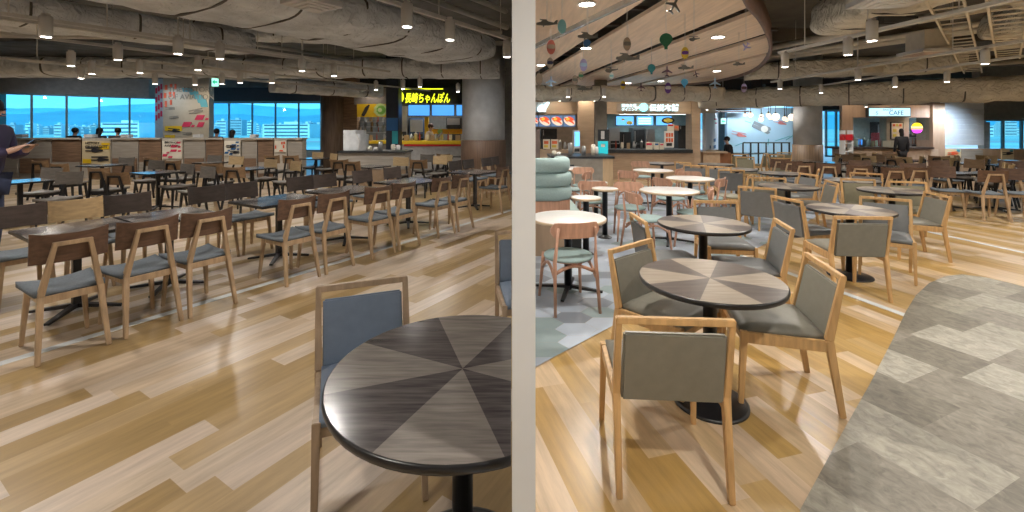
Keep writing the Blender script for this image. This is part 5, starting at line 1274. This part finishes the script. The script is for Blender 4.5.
MB().lathe([(.15, .32), (.17, .33), (.17, .36), (.12, .37)], k=20).build('seat', M_SEATB, st_); MB().lathe([(.2, 0), (.2, .02), (.03, .03), (.03, .33)], k=20).build('pedestal', M_OAK, st_)

# ------------------------------------------------------------------ track lights
def spot_proto():
    e = empty('track_spotlight')
    MB().lathe([(.045, .0), (.048, .004), (.048, .185), (.044, .19)], k=20).build('housing', M_FIX, e)
    MB().lathe([(.036, -.002), (.036, .004)], k=20).build('lens', M_LAMP, e)
    MB().b2((-.022, -.022, .19), (.022, .022, .215)).build('adapter', M_FIX, e)
    return freeze(e)
SP = spot_proto(); LAMPN = [0]
def lamp(p, power, col, size=110, rx=0, ry=0):
    L_ = bpy.data.lights.new('spot', 'SPOT'); L_.energy = power; L_.color = col; L_.spot_size = math.radians(size); L_.spot_blend = .9; L_.shadow_soft_size = .05
    o = bpy.data.objects.new('spot_light', L_); COL.objects.link(o); o.location = p; o.rotation_euler = (rx, ry, 0); return o
ZL = 2.42
LEFT = [(46, 37), (118, 60), (71, 66), (178, 54), (220, 59), (92, 74), (81, 78.5), (140, 73), (198, 70), (407, 27), (450, 40), (510, 57), (334, 76), (222, 84), (240, 83), (376, 90), (403, 89), (420, 87), (458, 92), (302, 71), (272, 83), (195, 85), (155, 84)]
LEFT.sort()
rail_z = ZL + .215
for i, (px, py) in enumerate(LEFT):
    q = G(px, py, ZL)
    if q.x > -.05: q.x = -.06
    place(SP, q, 0, 'grey cylinder spotlight in the dim hall, %s along from the purple coat side' % ORD[i], 'spotlight', 'grey cylinder spotlights of the dim hall')
RIGHT = [(785, 67), (848, 55), (780, 89), (821, 93), (858, 80), (895, 87), (947, 82), (985, 64), (872, 41), (560, 101), (568, 97), (595, 101), (604, 97), (866, 107), (911, 104), (966, 98), (707, 110), (724, 103)]
RIGHT.sort()
for i, (px, py) in enumerate(RIGHT):
    z = ZL if py < 95 else 2.3
    q = G(px, py, z); q.y = min(q.y, 13.3); q = at(px, py, q.y)
    place(SP, q, 0, 'grey cylinder spotlight in the bright hall, %s along from the partition wall' % ORD[i], 'spotlight', 'grey cylinder spotlights of the bright hall')
def rail(a, b, w, lab, z=None, m=None):
    z = z or rail_z
    e = MB().bar(a, b, w, .035, side=(0, 0, 1) if False else (1, 0, 0)).build('lighting_rail', m or M_RAIL, label=lab, cat='rail')
    n = 3
    for i in range(n):
        p = Vector(a).lerp(Vector(b), (i + .5) / n); MB().tube([p, (p.x, p.y, 3.9)], .006, 6).build('hanger_rod', M_RAIL, e)
def gz(px, py): return G(px, py, rail_z + .018)
def along(p, t0, t1): return gz(*p) + U * t0, gz(*p) + U * t1
a, b = along((407, 7), -1.2, 2.05); rail(a, b, .04, 'long rail over the chair row at the concrete column side')
for i, (p, t0, t1) in enumerate([((118, 47), -1.5, 3), ((46, 20), -1, 3.5), ((178, 42), -2.5, 2.5), ((220, 48), -2, 3), ((92, 66), -2, 6), ((222, 78), -3, 4), ((376, 85), -5, 2)]):
    a, b = along(p, t0, t1); rail(a, b, .035, 'grey lighting rail of the dim hall, %s in order from the purple coat outwards' % ORD[i])
R_ = [((780, 53), (1022, -3)), ((772, 82), (1022, 41)), ((776, 92), (1022, 56)), ((800, 24 + 60), (985, 50))]
for i, (p, q) in enumerate(R_[:3]):
    rail(gz(*p), gz(*q), .075, 'long grey lighting rail of the bright hall, %s from the viewer' % ORD[i])
# the light itself: the hall's downlights (over the seating, in rows) and added fill lamps
for x in (-10.5, -7.5, -4.6, -1.6):
    for y in (.6, 3.8, 7.3, 10.2):
        lamp((x, y, 2.5), 80, (1, .94, .87), 168)
for x in (-13.5, -11, -8.6, -6.2, -3.8): lamp((x, 13.0, 2.5), 52, (1, .94, .87), 168)  # extra row added to brighten the low partition end

for x in (1.0, 3.6, 6.4, 9.2, 12.4):
    for y in (.6, 3.2, 5.5, 8.3):
        lamp((x, y, 2.45), 85, (1, .94, .86), 168)
for x in (1.2, 3.2, 5.2, 7.2, 9.4, 11.8, 14.4): lamp((x, 11.0 if x < 6.5 else 12.6, 2.35), 60, (1, .94, .86), 168)  # extra row added because the far stalls came out dark
for px in (557, 586, 612, 652, 690): lamp(at(px, 93, 13.0), 16, (1, .85, .65), 120, rx=.5)
for px in (865, 900, 930): lamp(at(px, 96, 14.0), 14, (1, .85, .65), 120, rx=.5)
for px in (950, 958, 966, 974): lamp(at(px, 108, 13.9), 30, (.75, .88, 1), 120, rx=.8)
for px in (738, 762, 786): lamp(at(px, 103, 16.6), 75, (.85, .93, 1), 130, rx=.7)  # lamps without fixtures, added to brighten the mural
for px in (372, 420, 445): lamp(at(px, 92, 16.2), 45, (1, .93, .82), 160)
lamp(at(368, 86, 14.6), 12, (1, .85, .7), 110, rx=.5); lamp(at(186, 88, 16.8), 60, (1, .88, .72), 120, rx=.8); lamp(at(158, 88, 17.4), 20, (.75, .88, 1), 120, rx=.8); lamp((-.9, 10.2, 2.4), 12, (.85, .92, 1), 150, rx=.7)  # includes spots added to brighten the pale strip and the concrete column
for px in (30, 100): lamp(at(px, 90, 15.4), 25, (.8, .9, 1), 150, rx=.9)  # unseen lamps added to lighten the soffit above the windows
for px in (410, 440): lamp(at(px, 92, 14.5), 14, (1, .93, .82), 150)
for px in (625, 650, 680): lamp(at(px, 108, 15.2), 30, (.9, .97, 1), 150)
for px in (870, 920): lamp(at(px, 110, 16.0), 45, (.95, .97, 1), 150)
for px in (550, 575): lamp(at(px, 110, 14.6), 8, (1, .85, .7), 150)
for x in (-13, -9): 
    for y in (14.9,): lamp((x, y, 2.6), 20, (1, .85, .65), 120)

# ------------------------------------------------------------------ round wooden ceiling panel with open slots
ZC = 2.92
rim = [(735, -30), (748, 0), (759, 14), (766, 27), (770.5, 42), (768, 55), (757, 67), (738, 75), (710, 81), (672, 84.5), (630, 86), (585, 86.5), (545, 86.5)]
def smoothpts(P, n=6):
    out = []
    for i in range(len(P) - 1):
        p0, p1, p2, p3 = P[max(0, i - 1)], P[i], P[i + 1], P[min(len(P) - 1, i + 2)]
        for k in range(n):
            t = k / n; out.append(.5 * ((2 * p1) + (p2 - p0) * t + (2 * p0 - 5 * p1 + 4 * p2 - p3) * t * t + (3 * p1 - p0 - 3 * p2 + p3) * t ** 3))
    return out + [P[-1]]
rp = smoothpts([G(x, y, ZC) for x, y in rim])
rp = [p for p in rp if p.x > WX + .02]
outline = [(p.x, p.y) for p in rp] + [(WX + .03, rp[-1].y), (WX + .03, rp[0].y)]
M_PAN = mat('ceiling_oak_panel', (.80, .62, .46), .5, stretch=(9, .7, 1), scale=2, noise_amt=.12)
bm = bmesh.new()
vs = [bm.verts.new((x, y, ZC)) for x, y in outline]; bm.faces.new(vs)
bmesh.ops.triangulate(bm, faces=bm.faces[:])
dS = Vector((-.13, .99, 0)).normalized(); nS = Vector((dS.y, -dS.x, 0))
def cutat(off): bmesh.ops.bisect_plane(bm, geom=bm.verts[:] + bm.edges[:] + bm.faces[:], plane_co=nS * off, plane_no=nS)
offs = [(.9 + .0, .24), (2.02, .24), (3.14, .22), (4.2, .2), (4.95, .14)]
offs = [((Vector(p).dot(nS)), w) for p, w in ((G(590, 42, ZC), .26), (G(655, 48, ZC), .24), (G(700, 55, ZC), .22), (G(728, 63, ZC), .18))]
for o_, w_ in offs: cutat(o_ - w_ / 2); cutat(o_ + w_ / 2)
yend = Vector(G(600, 83, ZC)).y
kill = []
for f in bm.faces:
    c = f.calc_center_median(); d = c.dot(nS)
    if any(abs(d - o_) < w_ / 2 for o_, w_ in offs): kill.append(f)
bmesh.ops.delete(bm, geom=kill, context='FACES')
def inside(p):
    c = False; n = len(outline)
    for i in range(n):
        (x1_, y1_), (x2_, y2_) = outline[i], outline[i - 1]
        if (y1_ > p.y) != (y2_ > p.y) and p.x < (x2_ - x1_) * (p.y - y1_) / (y2_ - y1_) + x1_: c = not c
    return c and p.x > WX + .25
ex = bmesh.ops.extrude_face_region(bm, geom=bm.faces[:])
bmesh.ops.translate(bm, verts=[v for v in ex['geom'] if isinstance(v, bmesh.types.BMVert)], vec=(0, 0, .05))
bmesh.ops.recalc_face_normals(bm, faces=bm.faces)
me = bpy.data.meshes.new('panel'); bm.to_mesh(me); bm.free(); me.materials.append(M_PAN)
disc = empty('round_wood_canopy', (0, 0, 0), label='huge round wooden ceiling panel with dark open slots', cat='ceiling panel')
o = bpy.data.objects.new('wood_face', me); COL.objects.link(o); o.parent = disc
MB().path([Vector((p.x, p.y, ZC + .05)) for p in rp], [(-.025, -.11), (.025, -.11), (.025, .14), (-.025, .14)], smooth=True).build('rim', mat('rim_brown', (.17, .10, .075), .5), disc)
for o_, w_ in offs:
    for k in range(12):
        p = nS * o_ + dS * (3.4 + k * .85)
        if inside(p): MB().box((p.x, p.y, ZC + .09), (w_ + .1, .05, .04), math.atan2(nS.y, nS.x)).build('batten', M_DBR, disc)
for i, (px, py) in enumerate([(587, 4), (586, 48), (541, 65), (718, 37), (717, 71), (661, 81), (628, 83), (567, 87)]):
    q = G(px, py, ZC - .012)
    if q.x < .15: q.x = .2
    e = empty('downlight', q, label='recessed round downlight in the wooden ceiling panel, %s' % ['nearest the viewer', 'between balloons and planes', 'closest to the partition wall', 'brightest near the rim', 'beside the far rim', 'far, above the purple balloon', 'far, above the stall sign', 'far, above the kiosk'][i], cat='downlight', group='downlights in the wooden ceiling panel')
    MB().lathe([(.10, -.006), (.10, .004), (.085, .006)], k=24).build('trim_ring', M_FIX, e); MB().lathe([(.082, -.008), (.082, -.004)], k=24).build('lens', M_LAMP, e)
a, b = G(534, 47, 2.72), G(640, -4, 2.72); a.x = max(a.x, .2)
MB().bar(a, b, .05, .05).build('lighting_rail', mat('chrome_rail', (.6, .62, .64), .25, .6), label='bright silver rail under the wooden ceiling panel', cat='rail')

# hanging cut-out balloons and aeroplanes
def balloon_poly(r):
    P_ = [(r * math.cos(a), r * .95 * math.sin(a) + r * .3) for a in [(-40 + i * 260 / 16) * PI / 180 for i in range(17)]]
    return P_ + [(-r * .25, -r * .9), (-r * .25, -r * 1.35), (r * .25, -r * 1.35), (r * .25, -r * .9)]
def oval_poly(r): return [(r * .72 * math.cos(2 * PI * i / 20), r * 1.2 * math.sin(2 * PI * i / 20)) for i in range(20)]
def jet_poly(r): return [(x * r, z * r) for x, z in [(0, 1), (.12, .7), (.12, .25), (.95, -.25), (.95, -.42), (.12, -.15), (.09, -.7), (.38, -.9), (.38, -1.02), (0, -.92), (-.38, -1.02), (-.38, -.9), (-.09, -.7), (-.12, -.15), (-.95, -.42), (-.95, -.25), (-.12, .25), (-.12, .7)]]
def heli_poly(r): return [(x * r, z * r) for x, z in [(-.9, -.1), (-.6, -.35), (-.1, -.4), (.2, -.15), (1, .05), (1, .25), (.8, .12), (.1, .15), (0, .35), (.7, .42), (.7, .48), (-.9, .42), (-.9, .36), (-.15, .33), (-.3, .15), (-.7, .12)]]
OC = {'grey': (.16, .16, .15), 'green': (.03, .17, .09), 'blue': (.03, .12, .30), 'teal': (.02, .22, .28), 'lilac': (.42, .40, .75), 'red': (.50, .14, .11), 'beige': (.36, .30, .24), 'purple': (.14, .05, .32), 'sky': (.10, .42, .75), 'ice': (.45, .65, .9), 'navy': (.03, .03, .09), 'plum': (.10, .05, .08), 'yellow': (.65, .50, .05), 'white': (.7, .74, .72), 'aqua': (.25, .55, .62)}
OM = {k: mat('cutout_' + k, v, .5, noise_amt=.08) for k, v in OC.items()}
OR = [  # kind, px, py, half size px, colour, second colour, tilt, words
 ('balloon', 666, 41, 6.2, 'green', None, 'dark green balloon cut-out under the middle of the wooden panel'), ('plane', 628, 60, 13, 'grey', None, 'grey high-wing aeroplane cut-out with landing gear'), ('jet', 674, 5, 9, 'grey', None, 'large grey jet cut-out at the top near the panel rim'),
 ('oval', 583.5, 65, 5.2, 'lilac', 'ice', 'lilac oval balloon cut-out below the blue one'), ('balloon', 587, 44, 3.6, 'blue', None, 'deep blue narrow balloon cut-out before a downlight'), ('oval', 551, 47, 6.2, 'red', 'beige', 'red and grey oval balloon cut-out near the silver rail'),
 ('oval', 562, 26.5, 6, 'aqua', None, 'pale aqua oval cut-out overlapping the silver rail'), ('plane', 547, 25, 11, 'grey', None, 'grey aeroplane cut-out beside the pale aqua oval'), ('plane', 588, 38, 11, 'grey', None, 'grey aeroplane cut-out above the deep blue balloon'),
 ('oval', 627, 44, 5.6, 'beige', 'grey', 'beige and grey oval balloon cut-out'), ('balloon', 651.5, 69, 3.9, 'teal', None, 'teal balloon cut-out below the green one'), ('jet', 667, 71, 5.5, 'plum', None, 'plum coloured jet cut-out beside the teal balloon'),
 ('heli', 694, 39, 6, 'grey', None, 'small grey seaplane cut-out'), ('oval', 685, 53, 5, 'yellow', 'purple', 'yellow and purple balloon cut-out'), ('plane', 686, 69, 8, 'grey', None, 'grey aeroplane cut-out below the yellow balloon'),
 ('heli', 611, 70, 7, 'grey', None, 'grey helicopter cut-out above the aqua lamp glow'), ('oval', 611.5, 76, 3, 'white', 'aqua', 'small white and aqua oval cut-out under the helicopter'), ('oval', 550, 63, 4.6, 'beige', 'navy', 'beige round cut-out with a navy band'),
 ('jet', 551, 81, 5.5, 'ice', None, 'pale blue jet cut-out near the partition wall'), ('oval', 575, 80, 4, 'beige', 'grey', 'beige fish shaped cut-out above the stall sign'), ('oval', 623, 85, 3.6, 'yellow', 'navy', 'striped yellow oval cut-out above the stall sign'),
 ('jet', 641, 87, 4.4, 'plum', None, 'tiny plum jet cut-out above the glowing sign'), ('oval', 668, 88, 4.6, 'purple', 'white', 'purple and white oval balloon cut-out'), ('balloon', 684.5, 83, 3.4, 'sky', None, 'sky blue balloon cut-out'),
 ('jet', 715, 83, 5.6, 'ice', None, 'bright pale blue jet cut-out beside the sky blue balloon'), ('jet', 746, 47, 4.6, 'lilac', None, 'lilac grey jet cut-out near the panel rim'), ('plane', 739, 65, 6, 'grey', None, 'small grey aeroplane cut-out near the far rim'), ('oval', 744, 88, 3.8, 'lilac', 'plum', 'pale lilac oval cut-out beyond the panel rim'),
 ('plane', 585, 90, 8, 'grey', None, 'dark aeroplane cut-out above the taupe pillar'), ('jet', 696, 74, 3.2, 'plum', None, 'small plum glider cut-out beside the grey aeroplane'), ('oval', 539, 79, 5, 'beige', None, 'round beige cut-out beside the partition wall'),
 ('oval', 581, 76, 3.6, 'beige', 'green', 'tan oval cut-out beside the fish shaped one')]
for kind, px, py, hp, c1, c2, lb in OR:
    z = 2.46; y = F * (z - CH) / (Y0 - py); 
    if y > 10.5: y = 10.5
    p = at(px, py, y); s_ = hp / F * y
    if p.x - s_ < WX + .03: p.x = WX + .03 + s_
    e = empty({'balloon': 'hanging_balloon', 'oval': 'hanging_balloon', 'jet': 'hanging_airplane', 'plane': 'hanging_airplane', 'heli': 'hanging_helicopter'}[kind], p, rg.uniform(-.25, .25), label=lb, cat='hanging ornament')
    poly = {'balloon': balloon_poly, 'oval': oval_poly, 'jet': jet_poly, 'heli': heli_poly}.get(kind, lambda r_: plane_poly(2 * r_))(s_)
    tl = {'jet': rg.choice((-.5, .3, 2.6)) if px not in (715, 551, 667, 641) else 0, 'plane': -.05}.get(kind, 0)
    poly = [(x * math.cos(tl) - z_ * math.sin(tl), x * math.sin(tl) + z_ * math.cos(tl)) for x, z_ in poly]
    MB().vprism(poly, (0, 0, 0), .008).build('cutout', OM[c1], e)
    if c2:
        w = s_ * .66
        MB().vprism([(-w * .97, -s_ * .15), (-w * .6, -s_ * .3), (w * .6, -s_ * .3), (w * .97, -s_ * .15), (w * .97, s_ * .25), (w * .5, s_ * .42), (-w * .5, s_ * .42), (-w * .97, s_ * .25)], (0, -.006, 0), .006).build('band', OM[c2], e)
    MB().tube([(0, 0, s_ * .5), (0, 0, max(.2, ZC - p.z - .004))], .0025, 5).build('string', M_FIX, e)

# cable ladders, diffusers and boxes of the right hall
def ladder(a, b, w, lab, n=16):
    a, b = Vector(a), Vector(b); d = (b - a).normalized(); s_ = Vector((d.y, -d.x, 0)).normalized() * w / 2
    e = empty('cable_ladder', (0, 0, 0), label=lab, cat='cable ladder')
    for q in (-1, 1): MB().bar(a + s_ * q, b + s_ * q, .02, .06).build('side_rail', M_PIPE, e)
    for i in range(n):
        p = a.lerp(b, (i + .5) / n); MB().bar(p - s_, p + s_, .016, .022, side=(0, 0, 1)).build('rung', M_PIPE, e)
ladder(G(942, -8, 2.95), G(973, 72, 2.8), .27, 'beige cable ladder crossing above the long rails', 24)
ladder(G(1008, -6, 2.8), G(1008, 58, 2.8), .27, 'beige cable ladder nearest the window side', 18)
def diffuser(px, py, z, w, d, lab, m1, rz=0):
    q = G(px, py, z); e = empty('air_diffuser', q, rz, label=lab, cat='air diffuser')
    MB().b2((-w / 2, -d / 2, 0), (w / 2, d / 2, .05)).build('frame', M_FIX, e)
    for k in (1, 2, 3): 
        a = 1 - k * .22; MB().b2((-w / 2 * a, -d / 2 * a, -.012 * k), (w / 2 * a, d / 2 * a, -.012 * k + .01)).build('louvre', m1, e)
    MB().b2((-w * .35, -d * .35, .05), (w * .35, d * .35, .35)).build('plenum', M_PIPE, e)
diffuser(312, 6, 2.6, .34, .34, 'square ceiling diffuser under the huge duct', M_FIX, au)
diffuser(928, 54, 2.75, .55, .55, 'square ceiling diffuser between the long rails', mat('pinkish_grille', (.5, .40, .36), .5), -.1)
diffuser(890, 3, 2.85, .60, .42, 'white diffuser box high above the first long rail', M_WHITE, -.15)
for i, (px, py, lb) in enumerate([(892, 26, 'dark track driver box on the first long rail'), (870, 73, 'beige control box above the second long rail'), (771, 90, 'dark fan box beside the round panel rim')]):
    q = G(px, py, 2.72 if i == 0 else 2.75)
    MB().b2((q.x - .22, q.y - .08, q.z), (q.x + .22, q.y + .08, q.z + .09 + .1 * (i > 0))).b2((q.x - .16, q.y - .09, q.z + .02), (q.x + .1, q.y - .08, q.z + .07)).build('hanging_control_box', M_DARK if i != 1 else M_PIPE, label=lb, cat='box')
